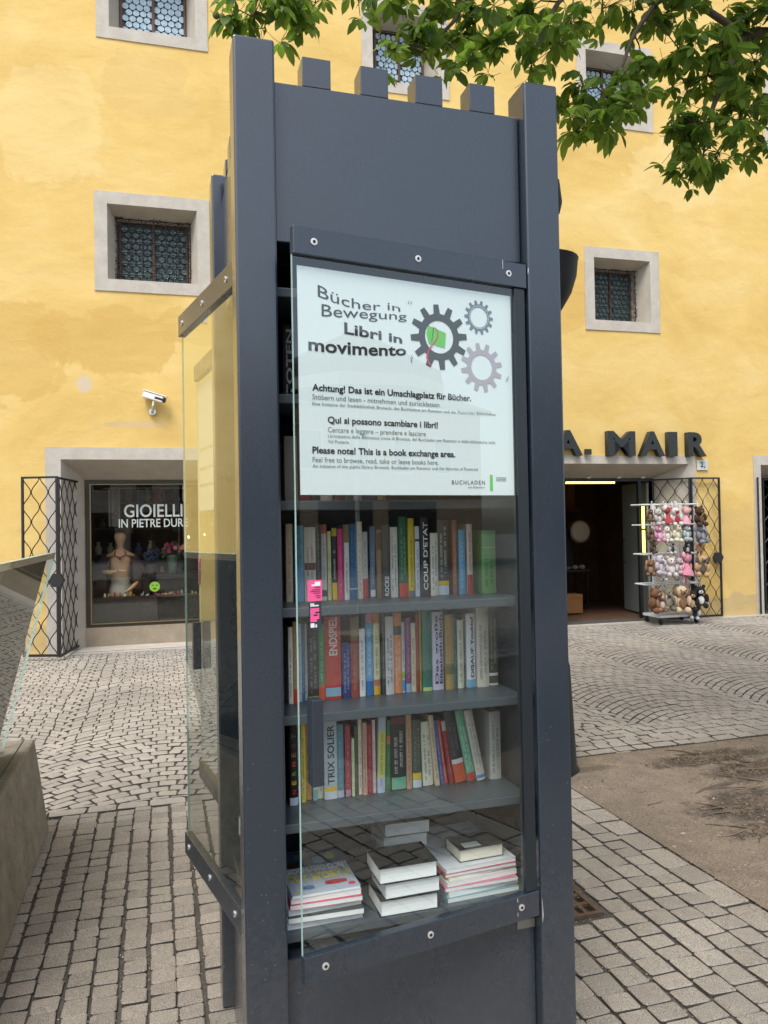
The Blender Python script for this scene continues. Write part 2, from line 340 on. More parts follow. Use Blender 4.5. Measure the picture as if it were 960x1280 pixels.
while y < 4.6:
    l = random.uniform(.17, .24); st.append(np.array([(PIT[0]-.145, y+.004), (PIT[0]-.005, y+.004), (PIT[0]-.005, y+l-.004), (PIT[0]-.145, y+l-.004)])); y += l
lay(st, 'pavement', '', SETT, 300)
# header courses and fans beyond
fs_ = []
def row(y0, x0, x1, h, wmin, wmax):
    x = x0
    while x < x1:
        w = random.uniform(wmin, wmax); fs_.append(np.array([(x+.005, y0+.004), (x+w-.005, y0+.004), (x+w-.005, y0+h-.004), (x+.005, y0+h-.004)])); x += w
row(4.665, -3.2, 11.2, .10, .13, .22)
for k in range(5): row(4.77+k*.095, 2.2, 11.2, .093, .10, .16)
P = 1.44
for si in range(-3, 8):
    xc = -.01+si*P; hw = P/2
    for kr in range(-14, 66):
        yk = 4.55+kr*.098
        rise = .36
        def arc(u): return yk+rise*(1-(abs(u)/hw)**1.9)-.42*.0
        nst = 13; ed = np.linspace(-hw, hw, nst+1)
        ed[0] += .03*(-1)**kr; ed[-1] += .03*(-1)**kr
        ed[1:-1] += np.random.default_rng(5000+si*100+kr).uniform(-.014, .014, nst-1)+(.05 if kr % 2 else 0)*np.cos(np.linspace(-1.4, 1.4, nst-1))
        for j in range(nst):
            a, b = ed[j]+.005, ed[j+1]-.005; th = .087
            q = []
            for u, t in ((a, .006), (b, .006), (b, th), (a, th)):
                q.append((xc+u, arc(u)+t))
            q = np.array(q)
            lo = 4.77+(.475 if xc+a > 2.2 else 0)
            mnY = q[:, 1].min()
            s_ = (q[:, 0].mean()); wall = F(s_)[1]-.06
            if q[:, 1].max() < lo+.014 or q[:, 1].min() > wall-.014: continue
            if mnY < lo: q[:, 1] = np.maximum(q[:, 1], lo)
            if abs(q[2, 1]-q[1, 1]) < .008 and abs(q[3, 1]-q[0, 1]) < .008: continue
            if q[:, 1].max() > wall and not (-1.2 < s_ < 1.3 and False): 
                q[:, 1] = np.minimum(q[:, 1], wall)
            fs_.append(q)
lay(fs_, 'square', '', FAN, 300)
# thin drainage threshold strip along the wall foot
m = MB()
m.box(-14, 16, -.07, .02, -.03, .012)
o = obj('kerb', m, STONETRIM, kind='structure', loc=F(0), rot=(0, 0, FA))
# tree pit soil
DIRT = speckle(mat('dry_soil', s2l((126, 114, 101)), .95, var=.24, vscale=7, bump=1., bscale=90), .28, 90)
def soil_patches(mt, lst):
    n = mt.node_tree; b = n.nodes['Principled BSDF']; last = b.inputs['Base Color'].links[0].from_socket; tc = n.nodes.new('ShaderNodeTexCoord')
    nz = n.nodes.new('ShaderNodeTexNoise'); nz.inputs['Scale'].default_value = 9; nz.inputs['Detail'].default_value = 10; nz.inputs['Roughness'].default_value = .75; n.links.new(tc.outputs['Object'], nz.inputs['Vector'])
    for (px, py, rx, ry, col, amt) in lst:
        sb = n.nodes.new('ShaderNodeVectorMath'); sb.operation = 'SUBTRACT'; sb.inputs[1].default_value = (px, py, 0); n.links.new(tc.outputs['Object'], sb.inputs[0])
        ml = n.nodes.new('ShaderNodeVectorMath'); ml.operation = 'MULTIPLY'; ml.inputs[1].default_value = (1/rx, 1/ry, 0); n.links.new(sb.outputs[0], ml.inputs[0])
        ln = n.nodes.new('ShaderNodeVectorMath'); ln.operation = 'LENGTH'; n.links.new(ml.outputs[0], ln.inputs[0])
        a = n.nodes.new('ShaderNodeMath'); a.operation = 'MULTIPLY_ADD'; a.inputs[1].default_value = 2.2; n.links.new(nz.outputs[0], a.inputs[0]); n.links.new(ln.outputs['Value'], a.inputs[2])
        r = n.nodes.new('ShaderNodeMapRange'); r.inputs[1].default_value = 2.1; r.inputs[2].default_value = 1.75; r.inputs[3].default_value = 0; r.inputs[4].default_value = amt; n.links.new(a.outputs[0], r.inputs[0])
        m3 = n.nodes.new('ShaderNodeMix'); m3.data_type = 'RGBA'; n.links.new(r.outputs[0], m3.inputs[0]); n.links.new(last, m3.inputs[6]); m3.inputs[7].default_value = (*col, 1); last = m3.outputs[2]
    n.links.new(last, b.inputs['Base Color'])
HUM = (.060, .050, .040)
soil_patches(DIRT, [(3.18, 3.5, .46, .26, HUM, .92), (3.5, 4.28, .5, .15, HUM, .9), (2.98, 3.2, .26, .11, HUM, .85), (3.6, 3.95, .5, .2, HUM, .9), (2.62, 4.35, .2, .06, HUM, .5), (3.0, 2.75, .12, .05, (.30, .25, .13), .5)])
m = MB(); NX, NY = 90, 90; X0, X1, Y0, Y1 = PIT[0], 6.4, -.5, PIT[1]+.03
def dirt_z(x, y):
    e = min(1, (x-X0)/.12, (Y1-y)/.12, 1)
    return (.004+.02*e*(noise.noise((x*2.2, y*2.2, 0))*.9+.5)+.006*e*noise.noise((x*14, y*14, 3))+.05*e*math.exp(-((x-4.0)**2+(y-3.5)**2)/.5))
vs = []; fs = []
for j in range(NY+1):
    for i in range(NX+1):
        x = X0+(X1-X0)*i/NX; y = Y0+(Y1-Y0)*j/NY; vs.append((x, y, dirt_z(x, y)-.004))
for j in range(NY):
    for i in range(NX): a = j*(NX+1)+i; fs.append((a, a+1, a+NX+2, a+NX+1))
m.add(vs, fs); obj('soil', m, DIRT, smooth=True, kind='structure')
# pebbles in soil and joints
m = MB()
def pebble(mb, x, y, z, r):
    a = random.uniform(0, 6.28); vs = [(x+r*cos(a+k*pi/2)*random.uniform(.7, 1.2), y+r*sin(a+k*pi/2)*random.uniform(.7, 1.2), z) for k in range(4)]+[(x, y, z+r*random.uniform(.5, .9)), (x, y, z-r*.6)]
    mb.add(vs, [(0, 1, 4), (1, 2, 4), (2, 3, 4), (3, 0, 4), (1, 0, 5), (2, 1, 5), (3, 2, 5), (0, 3, 5)])
for k in range(12000):
    x = random.uniform(X0+.02, 5.2); y = random.uniform(1.6, Y1-.02); pebble(m, x, y, dirt_z(x, y)-.003, random.choice((.002, .002, .003, .003, .004, .006)) if random.random() > .012 else random.uniform(.007, .014))
for k in range(500):
    y = random.uniform(1.8, 4.6); x = PIT[0]-abs(random.gauss(0, .035)); pebble(m, x, y, .002, random.choice((.002, .003, .004)))
for k in range(400):
    x = random.uniform(2.4, 5); y = PIT[1]+.03+abs(random.gauss(0, .03)); pebble(m, x, y, .002, random.choice((.002, .003, .004)))
obj('gravel', m, mat('grey_gravel', s2l((134, 122, 108)), .9, island=.6), kind='stuff')
m = MB()
for k in range(14000):
    x = random.uniform(-1.3, 2.3); y = random.uniform(1.6, 4.7)
    pebble(m, x, y, -.007, random.uniform(.0012, .0032))
obj('grit', m, mat('pale_grit', s2l((185, 178, 166)), .9, island=.4), kind='stuff')
# weeds at the cabinet foot and in joints
m = MB()
for (cx, cy, n_) in [(.14, 2.52, 46), (.10, 2.47, 30), (-.30, 2.62, 26), (-.06, 2.55, 14), (-.29, 4.64, 10)]:
    for k in range(n_):
        x = cx+random.gauss(0, .018); y = cy+random.gauss(0, .022); a = random.uniform(0, 6.28); l = random.uniform(.006, .02); w = .0028
        m.quad((x-w*sin(a), y+w*cos(a), -.008), (x+w*sin(a), y-w*cos(a), -.008), (x+l*cos(a), y+l*sin(a), random.uniform(.006, .02)))
obj('moss', m, mat('weed_green', (.09, .13, .03), .8, island=.2), kind='stuff')

# ================================================================== YELLOW BUILDING
bld = thing('yellow_building', 'long yellow plastered building with grey framed windows and ground floor shops', 'building', F(0), FA)
SX0, SX1, HT = -16., 17., 13.2
# openings: (s0,s1,z0,z1)
WIN = [(-7.4, 4.77, .74, 1.33), (-3.86, 4.72, .74, 1.33), (-.325, 4.77, .745, 1.33), (3.3, 4.70, .70, 1.32), (6.80, 4.60, .665, 1.31), (10.3, 4.62, .67, 1.31), (13.8, 4.6, .67, 1.31),
       (-7.4, 8.1, .73, 1.36), (-3.86, 8.12, .73, 1.36), (-.295, 8.16, .725, 1.36), (3.28, 7.93, .67, 1.36), (6.745, 7.84, .675, 1.36), (10.24, 7.76, .67, 1.36), (13.8, 7.76, .67, 1.36)]
holes = [(c-hw+.165, c+hw-.165, z0+.16, z0+H_-.165) for c, z0, hw, H_ in WIN]
SH_L = (-1.51, 1.22, .0, 2.53); SH_R = (5.55, 7.93, 0, 2.50); SH_3 = (9.31, 11.7, 0, 2.49); SH_4 = (-9.6, -5.6, 0, 2.53)
holes += [SH_L, SH_R, SH_3, SH_4]
def wall_mesh():
    xs = set(np.round(np.arange(SX0, SX1+.01, .4), 4)); zs = set(np.round(np.arange(0, HT+.01, .4), 4))
    for a, b, c, d in holes: xs |= {a, b}; zs |= {c, d}
    xs = sorted(xs); zs = sorted(zs); v = {}; mb = MB(); V = []; Fs = []
    def vid(i, j):
        if (i, j) not in v:
            x, z = xs[i], zs[j]; v[(i, j)] = len(V); V.append((x, .004+.007*(1+noise.noise((x*.9, z*1.3, 0))), z))
        return v[(i, j)]
    for i in range(len(xs)-1):
        for j in range(len(zs)-1):
            cx, cz = (xs[i]+xs[i+1])/2, (zs[j]+zs[j+1])/2
            if any(a < cx < b and c < cz < d for a, b, c, d in holes): continue
            Fs.append((vid(i, j), vid(i+1, j), vid(i+1, j+1), vid(i, j+1)))
    mb.add(V, Fs)
    mb.box(SX0, SX0+.02, .03, 9, 0, HT); mb.box(SX1-.02, SX1, .03, 9, 0, HT); mb.box(SX0, SX1, 9, 9.02, 0, HT)
    return mb
obj('wall', wall_mesh(), PLASTER, bld)
m = MB(); m.box(SX0-.3, SX1+.3, -.6, 9.6, HT, HT+.25); obj('roof', m, mat('brown_eaves', s2l((90, 72, 60)), .8), bld)
def surround(o_out, o_in, hole, inner, depth, matf=STONETRIM, matj=JAMB, bottom=True, parent=bld, name='window_surround'):
    """flat band round an opening (outer rect o_out -> hole) with splayed reveals to `inner` at `depth`"""
    a0, a1, b0, b1 = o_out; h0, h1, k0, k1 = hole; i0, i1, j0, j1 = inner; y = -.004; mb = MB()
    def ring(R1, R2, y1, y2, skip=False):
        A = [(R1[0], y1, R1[2]), (R1[1], y1, R1[2]), (R1[1], y1, R1[3]), (R1[0], y1, R1[3])]; B = [(R2[0], y2, R2[2]), (R2[1], y2, R2[2]), (R2[1], y2, R2[3]), (R2[0], y2, R2[3])]
        for k in range(4):
            if skip and k == 0: continue
            l = (k+1) % 4; mb.quad(A[k], A[l], B[l], B[k])
    ring(o_out, hole, y, y, not bottom)
    ring(o_out, o_out, .03, y, not bottom)
    mb.mi = 1; ring(hole, inner, y, depth, not bottom)
    me = mb.mesh(name, [matf, matj]); return link(name, me, parent)
ROUND = mat('bottle_glass_sky_tint', s2l((175, 200, 215)), .06, var=.3, vscale=12, spec=.8)  # upper windows: bright sky reflection put into the pale blue base colour
ROUND_D = mat('bottle_glass_dark', s2l((58, 84, 84)), .06, var=.4, vscale=12, spec=.8)
LEAD = mat('lead_came', (.03, .035, .04), .5)
def glazing_mesh(w, h, mg):
    mb = MB(); r = .046; dx = .095; dz = .083; j = 0; z = r
    mb.mi = 1; mb.quad((0, .012, 0), (w, .012, 0), (w, .012, h), (0, .012, h)); 
    while z < h-.02:
        x = r*.9+(dx/2 if j % 2 else 0)
        while x < w-.02:
            n = 12
            prof = [(r, .012, 1), (r*.97, -.006, 1), (r*.84, -.004, 0), (r*.62, .004, 0), (r*.5, -.002, 0), (r*.34, .004, 0), (r*.12, -.004, 0)]
            ax, az = random.uniform(-.09, .09), random.uniform(-.09, .09)
            vs = []
            for (rr, yy, _) in prof:
                for k in range(n):
                    cx_, cz_ = rr*cos(2*pi*k/n), rr*sin(2*pi*k/n); vs.append((x+cx_, yy+ax*cx_+az*cz_, z+cz_))
            o = 0
            for i in range(len(prof)-1):
                mb.mi = 1 if prof[i+1][2] else 0
                mb.add([], []) 
            base = len(mb.v); mb.v += vs
            for i in range(len(prof)-1):
                for k in range(n):
                    mb.f.append((base+i*n+k, base+i*n+(k+1) % n, base+(i+1)*n+(k+1) % n, base+(i+1)*n+k)); mb.m.append(1 if i == 0 else 0)
            mb.f.append(tuple(base+(len(prof)-1)*n+k for k in range(n))); mb.m.append(0)
            x += dx
        z += dz; j += 1
    return mb.mesh('glazing', [mg, LEAD], True)
GW, GH = .40, .96
glz = [glazing_mesh(GW, GH, ROUND), glazing_mesh(GW, GH, ROUND_D)]
def grille_mesh():
    mb = MB(); rr = random.Random(3)
    W, H = .92, .98
    for i in range(7):
        x = i*W/6; mb.tube([(x, 0, -.02), (x+.01, 0, H*.5), (x, 0, H+.03)], .0065, 5)
    for j in range(7):
        z = j*H/6; mb.tube([(-.02, 0, z), (W+.02, 0, z)], .0065, 5)
    for i in range(6):
        for j in range(6):
            cx, cz = (i+.5)*W/6, (j+.5)*H/6
            mb.tube([(cx+.06*cos(t), -.008, cz+.06*sin(t)) for t in np.linspace(0, 2*pi, 9)], .004, 4)
    for k in range(80):
        edge = rr.random() < .5
        x = rr.choice((0, W)) if edge else rr.uniform(0, W); z = rr.uniform(0, H) if edge else rr.choice((0, H, H, rr.uniform(0, H)))
        a = rr.uniform(0, 6.28); mb.tube([(x, 0, z), (x+.05*cos(a), -.03, z+.05*sin(a)), (x+.08*cos(a+.7), -.035, z+.08*sin(a+.7))], [.005, .004, .001], 4)
    return mb.mesh('grille', BLACK)
grl = grille_mesh()
frm = MB()
for (a, b, c, d) in ((0, .88, 0, .035), (0, .88, 1.0, 1.035), (0, .03, .035, 1.0), (.85, .88, .035, 1.0), (.422, .458, .035, 1.0)): frm.box(a, b, -.02, .03, c, d)
frm_me = frm.mesh('frame', WOOD)
for (c, z0, hw, H_), h in zip(WIN, holes):
    low = z0 < 6; dep = .42; ih = hw-.285
    inner = (c-ih, c+ih, h[2], h[3]-(.11 if low else .05))
    surround((c-hw, c+hw, z0, z0+H_), None, h, inner, dep)
    w = link('window', None, bld, loc=(c-ih, dep-.04, h[2]-.03)); w.scale = (2*ih/.88, 1, (inner[3]-h[2]+.07)/1.035)
    link('frame', frm_me, w)
    for k in range(2):
        g = link('glazing', glz[1 if low else 0], w, loc=(.028+k*.424, .0, .035), kind='stuff')
    if low: link('grille', grl, w, loc=(-.02, -.10, .04))
    bk = MB(); bk.quad((-.02, .06, -.02), (.9, .06, -.02), (.9, .06, 1.1), (-.02, .06, 1.1)); link('backing', bk.mesh('backing', DARK if low else mat('sky_tint_backing', s2l((150, 170, 190)), .8)), w)  # upper backing painted pale blue, the tone of sky mirrored in the panes
# tiny bolts on the upper left surround
# ---- shop window (left)
surround((-1.70, 1.42, .0, 2.69), None, SH_L, (-1.27, 1.10, .0, 2.28), .50, bottom=False, name='shopfront_surround')
m = MB(); m.box(-1.28, 1.12, .47, .54, -.01, .272); obj('base_panel', m, mat('stained_concrete', s2l((150, 138, 120)), .9, var=.2, vscale=6, bump=.4, bscale=40), bld)
m = MB(); m.quad((-1.52, -.01, .012), (1.25, -.01, .012), (1.25, .5, .012), (-1.52, .5, .012)); obj('threshold', m, STONETRIM, bld)
GOLD = mat('brass_frame', s2l((150, 138, 105)), .35, .7)
m = MB()
for (a, b, c, d) in ((-1.27, 1.10, .27, .31), (-1.27, 1.10, 2.235, 2.28), (-1.27, -1.215, .31, 2.235), (1.05, 1.10, .31, 2.235)): m.box(a, b, .47, .53, c, d)
obj('shop_window_frame', m, mat('dark_bronze', s2l((70, 64, 54)), .4, .5), bld)
m = MB()
for (a, b, c, d) in ((-1.213, 1.048, .312, .325), (-1.213, 1.048, 2.222, 2.233), (-1.213, -1.198, .325, 2.222), (1.033, 1.048, .325, 2.222)): m.box(a, b, .455, .475, c, d)
obj('trim_bead', m, GOLD, bld)
m = MB(); m.quad((-1.2, .49, .32), (1.04, .49, .32), (1.04, .49, 2.23), (-1.2, .49, 2.23)); sw = obj('shop_window_pane', m, GLASS_SHOP, bld)
VINYL = mat('pale_vinyl_letters', s2l((205, 212, 205)), .5)
lettering('GIOIELLI', -.77, .012, 1.775, .175, VINYL, sw, y=.482, bold=.012)
lettering('IN PIETRE DURE', -.84, .085, 1.632, .115, VINYL, sw, y=.482, bold=.012)
m = MB(); m.quad((-1.5, .5, -.02), (1.3, .5, -.02), (1.3, .5, .27), (-1.5, .5, .27)); 
# room behind
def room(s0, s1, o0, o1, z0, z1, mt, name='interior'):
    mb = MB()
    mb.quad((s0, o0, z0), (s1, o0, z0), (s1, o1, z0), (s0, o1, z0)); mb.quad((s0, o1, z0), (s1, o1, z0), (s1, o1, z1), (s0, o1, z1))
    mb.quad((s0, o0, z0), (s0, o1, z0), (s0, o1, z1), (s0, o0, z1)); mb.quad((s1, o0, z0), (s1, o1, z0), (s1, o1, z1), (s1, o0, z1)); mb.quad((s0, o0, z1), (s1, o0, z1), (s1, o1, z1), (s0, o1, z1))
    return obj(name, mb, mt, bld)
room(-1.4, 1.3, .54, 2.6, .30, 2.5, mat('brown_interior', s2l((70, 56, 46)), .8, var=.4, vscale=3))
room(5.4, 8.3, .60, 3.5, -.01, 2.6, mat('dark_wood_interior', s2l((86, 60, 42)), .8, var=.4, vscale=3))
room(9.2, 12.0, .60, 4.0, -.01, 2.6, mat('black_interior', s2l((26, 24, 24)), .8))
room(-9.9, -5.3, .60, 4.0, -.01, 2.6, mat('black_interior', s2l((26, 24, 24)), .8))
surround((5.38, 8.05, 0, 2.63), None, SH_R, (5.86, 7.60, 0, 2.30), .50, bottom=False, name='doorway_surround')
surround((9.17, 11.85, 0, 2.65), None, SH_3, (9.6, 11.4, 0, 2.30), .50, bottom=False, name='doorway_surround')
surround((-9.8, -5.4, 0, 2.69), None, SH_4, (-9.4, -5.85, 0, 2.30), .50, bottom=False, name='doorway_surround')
# door leaf standing open inside the right doorway: pale grey panel with black pull handle
m = MB(); m.box(0, 1.0, 0, .04, .02, 2.24); 
dl_ = link('door_leaf', m.mesh('door_leaf', mat('grey_glass_door', s2l((135, 142, 138)), .3, spec=.7)), bld, loc=(7.57, .58, 0), rot=(0, 0, 1.41))
m = MB(); m.tube([(.93, .04, .85), (.93, .09, .85), (.93, .09, 1.25), (.93, .04, 1.25)], .012, 6); link('pull_handle', m.mesh('pull_handle', BLACK), dl_)
m = MB(); m.box(5.87, 7.59, .48, .54, 2.25, 2.30); m.box(5.86, 5.90, .48, .54, 0, 2.25); m.box(7.31, 7.36, .48, .54, 0, 2.25); obj('door_frame', m, BLACK, bld)
m = MB()
for s in (6.35, 6.9, 7.35): m.ball((s, .40, 2.31), (.035, .05, .02))
obj('ceiling_fixing', m, WHITE, bld)

# ---- shop signs and small wall things
LET = mat('dark_grey_metal_letters', s2l((50, 54, 54)), .4, .3)
sg = thing('shop_sign', 'large dark raised shop letters above the right doorway', 'sign', F(5.1, -.05, 2.635), FA)
for ch, a, b in (('A', 5.50, 5.98), ('.', 6.04, 6.14), ('M', 6.42, 6.90), ('A', 6.99, 7.43), ('I', 7.50, 7.66), ('R', 7.86, 8.20)):
    me = text_mesh(ch, a-5.1, b-5.1, 0, .36 if ch != '.' else .36*.93, bold=.035, depth=.05, material=LET)
    if ch == '.':
        mb = MB(); mb.box(a-5.1, b-5.1, -.03, .02, 0, .085); me = mb.mesh('letter', LET)
    link('letter', me, sg)
hn = thing('house_number_plate', 'small white house number plate reading 2 beside the raised shop letters', 'number plate', F(8.08, -.012, 2.40), FA)
m = MB(); m.box(0, .2, 0, .014, 0, .165); obj('plate', m, mat('plate_white', s2l((200, 205, 205)), .3), hn, bevel=.003)
lettering('2', .06, .115, .05, .085, PRINT, hn, y=-.002, bold=.02); lettering('a', .125, .155, .035, .045, mat('blue_print', s2l((70, 90, 140)), .5), hn, y=-.002, bold=.02)
cm = thing('security_camera', 'white bullet security camera mounted on the yellow wall above the jewellery window', 'camera', F(-.36, 0, 3.14), FA)
m = MB(); m.lathe([(0, 0), (.045, 0), (.045, .03), (0, .03)], n=14, M=Matrix.Translation((0, 0, .03)) @ Matrix.Rotation(pi/2, 4, 'X')); m.tube([(0, 0, .02), (0, -.06, .02), (.01, -.09, .10), (.02, -.09, .16)], .018, 8); obj('bracket', m, STEEL, cm)
MC = Matrix.Translation((.03, -.09, .215)) @ Matrix.Rotation(radians(-14), 4, 'Z') @ Matrix.Rotation(radians(18), 4, 'Y')
m = MB(); m.box(-.15, .13, -.045, .045, -.045, .04, MC); obj('housing', m, mat('white_plastic', s2l((225, 225, 222)), .35), cm, bevel=.012)
m = MB(); m.box(-.16, .17, -.055, .055, .043, .055, MC); obj('sun_shield', m, mat('white_plastic', s2l((225, 225, 222)), .35), cm, bevel=.004)
m = MB(); m.lathe([(0, .152), (.034, .152), (.034, .10), (.03, .10)], n=14, M=MC @ Matrix.Rotation(pi/2, 4, 'Y')); m.box(.02, .135, -.047, -.044, -.02, .01, MC); obj('lens', m, DARK, cm)

# ---- folding iron lattice gates
def gate_leaf(name, label, P0, P1, z0, z1, group='folding iron lattice gates', lock=None, cat='gate'):
    P0, P1 = Vector(P0), Vector(P1); d = P1-P0; L = d.length; g = thing(name, label, cat, (P0.x, P0.y, 0), math.atan2(d.y, d.x), group)
    mb = MB(); t = .013
    mb.box(-t, t, -t, t, z0, z1); mb.box(L-t, L+t, -t, t, z0, z1); mb.box(t, L-t, -t, t, z0, z0+.03); mb.box(t, L-t, -t, t, z1-.025, z1)
    obj('frame', mb, BLACK, g)
    nw = max(2, int(round(L/.115))); pw = L/nw; T = .37
    for i in range(nw):
        cx = (i+.5)*pw; ph = 0 if i % 2 else pi; mb = MB()
        mb.tube([(cx+.94*pw/2*cos(2*pi*(z-z0)/T+ph), 0, z) for z in np.linspace(z0+.03, z1-.025, 56)], .0068, 4)
        obj('lattice_bar', mb, BLACK, g)
    if lock:
        x, z = lock; mb = MB(); mb.lathe([(0, -.02), (.095, -.02), (.095, .02), (0, .02)], (0, 0, 0), 6, M=Matrix.Translation((x, -.0, z)) @ Matrix.Rotation(pi/2, 4, 'X')); obj('lock_plate', mb, BLACK, g)
    return g
def FP(s, o): v = F(s, o); return (v.x, v.y)
gate_leaf('lattice_gate', 'outermost lattice gate leaf with hexagonal black lock, left of the jewellery window', (-1.60, 10.36), (-1.19, 10.22), .05, 2.28, lock=(.425, .99))
gate_leaf('lattice_gate', 'lattice gate leaf folded against the left jamb of the jewellery window', (-1.17, 10.22), (-1.03, 11.06), .04, 2.27)
gate_leaf('lattice_gate', 'lattice gate leaf lying against the yellow wall right of toy rack', FP(7.93, -.05), FP(8.45, -.05), .03, 2.28, lock=(.47, .98))
gate_leaf('lattice_gate', 'lattice gate leaf folded inside the doorway jamb behind the toy rack', FP(7.55, .42), FP(7.91, -.03), .03, 2.28)
gate_leaf('lattice_gate', 'narrow lattice gate leaf on the left jamb of the right shop doorway', FP(5.62, -.02), FP(5.84, .40), .03, 2.28)
gate_leaf('lattice_gate', 'lattice gate leaf across the dark doorway at the right edge', FP(9.22, -.03), FP(9.62, .35), .03, 2.28)
gate_leaf('lattice_gate', 'lattice gate leaf closing the far dark doorway beyond the right edge', FP(9.66, .36), FP(10.4, .36), .03, 2.28)

# ---- LED tubes in the right shop
LEDM = mat('lit_led_tube', (.9, .9, .3), .4, emis=((.95, .80, .10), 2.6))
for (nm, lb, a, b) in (('led_tube', 'horizontal lit yellow tube lamp under the right doorway head', (6.05, .62, 2.245), (6.95, .62, 2.245)), ('led_tube', 'upright lit yellow tube lamp just left of the toy rack', (7.31, .36, 1.08), (7.31, .36, 1.83))):
    t = thing(nm, lb, 'lamp', F(a[0], a[1], a[2]), FA); mb = MB(); d = Vector(b)-Vector(a); mb.tube([(0, 0, 0), tuple(d)], .022, 8); obj('tube', mb, LEDM, t)
    mb = MB(); e = d.normalized()*.02
    mb.tube([tuple(-e), (0, 0, 0)], .025, 8); mb.tube([tuple(d), tuple(d+e)], .025, 8)
    if d.z > .1: mb.tube([(0, 0, .36), (0, 0, .39)], .025, 8)
    obj('cap', mb, BLACK, t)
# contents of right shop
t = thing('wall_clock', 'pale round face hanging in the dark shop doorway', 'clock', F(7.02, 1.9, 1.42), FA)
m = MB(); m.lathe([(0, .02), (.17, .02), (.19, 0), (.19, -.03)], n=20, M=Matrix.Rotation(pi/2, 4, 'X')); obj('face', m, mat('clock_cream', s2l((150, 140, 125)), .5), t)
m = MB(); m.tube([(.2*cos(a), 0, .2*sin(a)) for a in np.linspace(0, 2*pi, 21)], .014, 6); obj('rim', m, WOOD, t)
t = thing('wooden_panelling', 'brown shelf and warm wall panel at the back of the dark shop', 'shelf', F(6.2, 3.0, 0), FA)
m = MB(); m.box(-.4, 1.5, .3, .34, 1.86, 2.5); obj('panel', m, mat('warm_panel', s2l((150, 100, 55)), .7, var=.2), t)
m = MB(); m.box(-.4, 1.5, .0, .3, 1.80, 1.86); m.box(-.4, -.34, 0, .3, .0, 1.8); m.box(.3, .36, 0, .3, .0, 1.8); m.box(1.0, 1.06, 0, .3, 0, 1.8); obj('shelf_frame', m, mat('red_brown_wood', s2l((110, 60, 35)), .6, var=.2), t)
t = thing('cardboard_box', 'brown cardboard box on the floor inside the dark shop', 'box', F(6.32, 1.3, 0), FA)
m = MB(); m.box(0, .38, 0, .3, .02, .34); obj('carton', m, mat('cardboard', s2l((140, 98, 60)), .8), t)
m = MB(); m.box(.0, .18, .3, .31, .34, .46); m.box(.2, .38, -.01, 0, .28, .345); obj('flap', m, mat('cardboard', s2l((140, 98, 60)), .8), t)
t = thing('display_table', 'dark low table with pale cloth bundles inside the right shop', 'table', F(6.45, 2.0, 0), FA)
m = MB(); m.box(0, .8, 0, .5, .68, .72); obj('table_top', m, mat('dark_table', s2l((50, 36, 30)), .5), t)
for dx_ in (.02, .75):
    for dy_ in (.02, .45): m = MB(); m.box(dx_, dx_+.03, dy_, dy_+.03, 0, .68); obj('leg', m, BLACK, t)
m = MB()
for k in range(5): m.ball((.1+k*.15, .1, .76), (.07, .06, .045))
obj('cloth_bundle', m, mat('pale_cloth', s2l((150, 145, 145)), .8), t)
t = thing('hanging_coat', 'dark coat hanging in the gloom of the right shop', 'coat', F(6.75, 2.2, .8), FA)
m = MB(); m.lathe([(.26, 0), (.22, .35), (.2, .65), (.08, .85), (.02, .9)], n=14); obj('cloth', m, mat('dark_cloth', s2l((28, 30, 36)), .9), t, smooth=True)
m = MB(); m.tube([(0, 0, .88), (0, 0, .98), (.03, 0, 1.0)], .006, 5); obj('hook', m, STEEL, t)

# ================================================================== JEWELLERY WINDOW CONTENTS
SKIN = mat('mannequin_tan', s2l((196, 152, 108)), .4, var=.06)
mq = thing('mannequin', 'bald tan shop mannequin with dark shawl and bent arms behind the left window', 'mannequin', F(-.86, .98, .66), FA)
def skin_obj(name, verts, edges, radii, mt, parent, sub=2):
    me = bpy.data.meshes.new(name); me.from_pydata(verts, edges, []); me.materials.append(mt)
    o = link(name, me, parent); o.modifiers.new('skin', 'SKIN')
    for i, r in enumerate(radii): me.skin_vertices[0].data[i].radius = r if isinstance(r, tuple) else (r, r)
    me.skin_vertices[0].data[0].use_root = True
    sb = o.modifiers.new('sub', 'SUBSURF'); sb.levels = sub; sb.render_levels = sub
    dg = bpy.context.evaluated_depsgraph_get(); m2 = bpy.data.meshes.new_from_object(o.evaluated_get(dg)); o.modifiers.clear(); o.data = m2
    m2.polygons.foreach_set('use_smooth', [True]*len(m2.polygons)); return o
v = [(0, 0, 0), (0, 0, .15), (0, 0, .38), (0, 0, .56), (0, -.01, .66), (0, -.02, .73), (0, -.035, .82), (0, -.03, .91),
     (-.15, 0, .55), (-.27, -.03, .36), (-.14, -.20, .34), (.02, -.26, .36), (.10, -.28, .36),
     (.15, 0, .55), (.29, -.02, .36), (.22, -.14, .17), (.12, -.20, .08), (.06, -.21, .05)]
e = [(0, 1), (1, 2), (2, 3), (3, 4), (4, 5), (5, 6), (6, 7), (3, 8), (8, 9), (9, 10), (10, 11), (11, 12), (3, 13), (13, 14), (14, 15), (15, 16), (16, 17)]
r = [(.15, .11), (.12, .09), (.14, .10), (.12, .09), (.036, .04), (.044, .055), (.094, .115), (.085, .10), .06, .045, .035, .025, .014, .06, .045, .035, .025, .014]
skin_obj('body', v, e, r, SKIN, mq)
m = MB(); m.lathe([(.17, -.02), (.16, .1), (.13, .2), (.14, .26)], n=20); 
obj('skirt', m, mat('pale_lace', s2l((196, 190, 176)), .9, bump=.5, bscale=150), mq, smooth=True)
m = MB(); prof = [(.09, .625), (.17, .60), (.235, .50), (.255, .34), (.25, .14)]; n = 20; vs = []
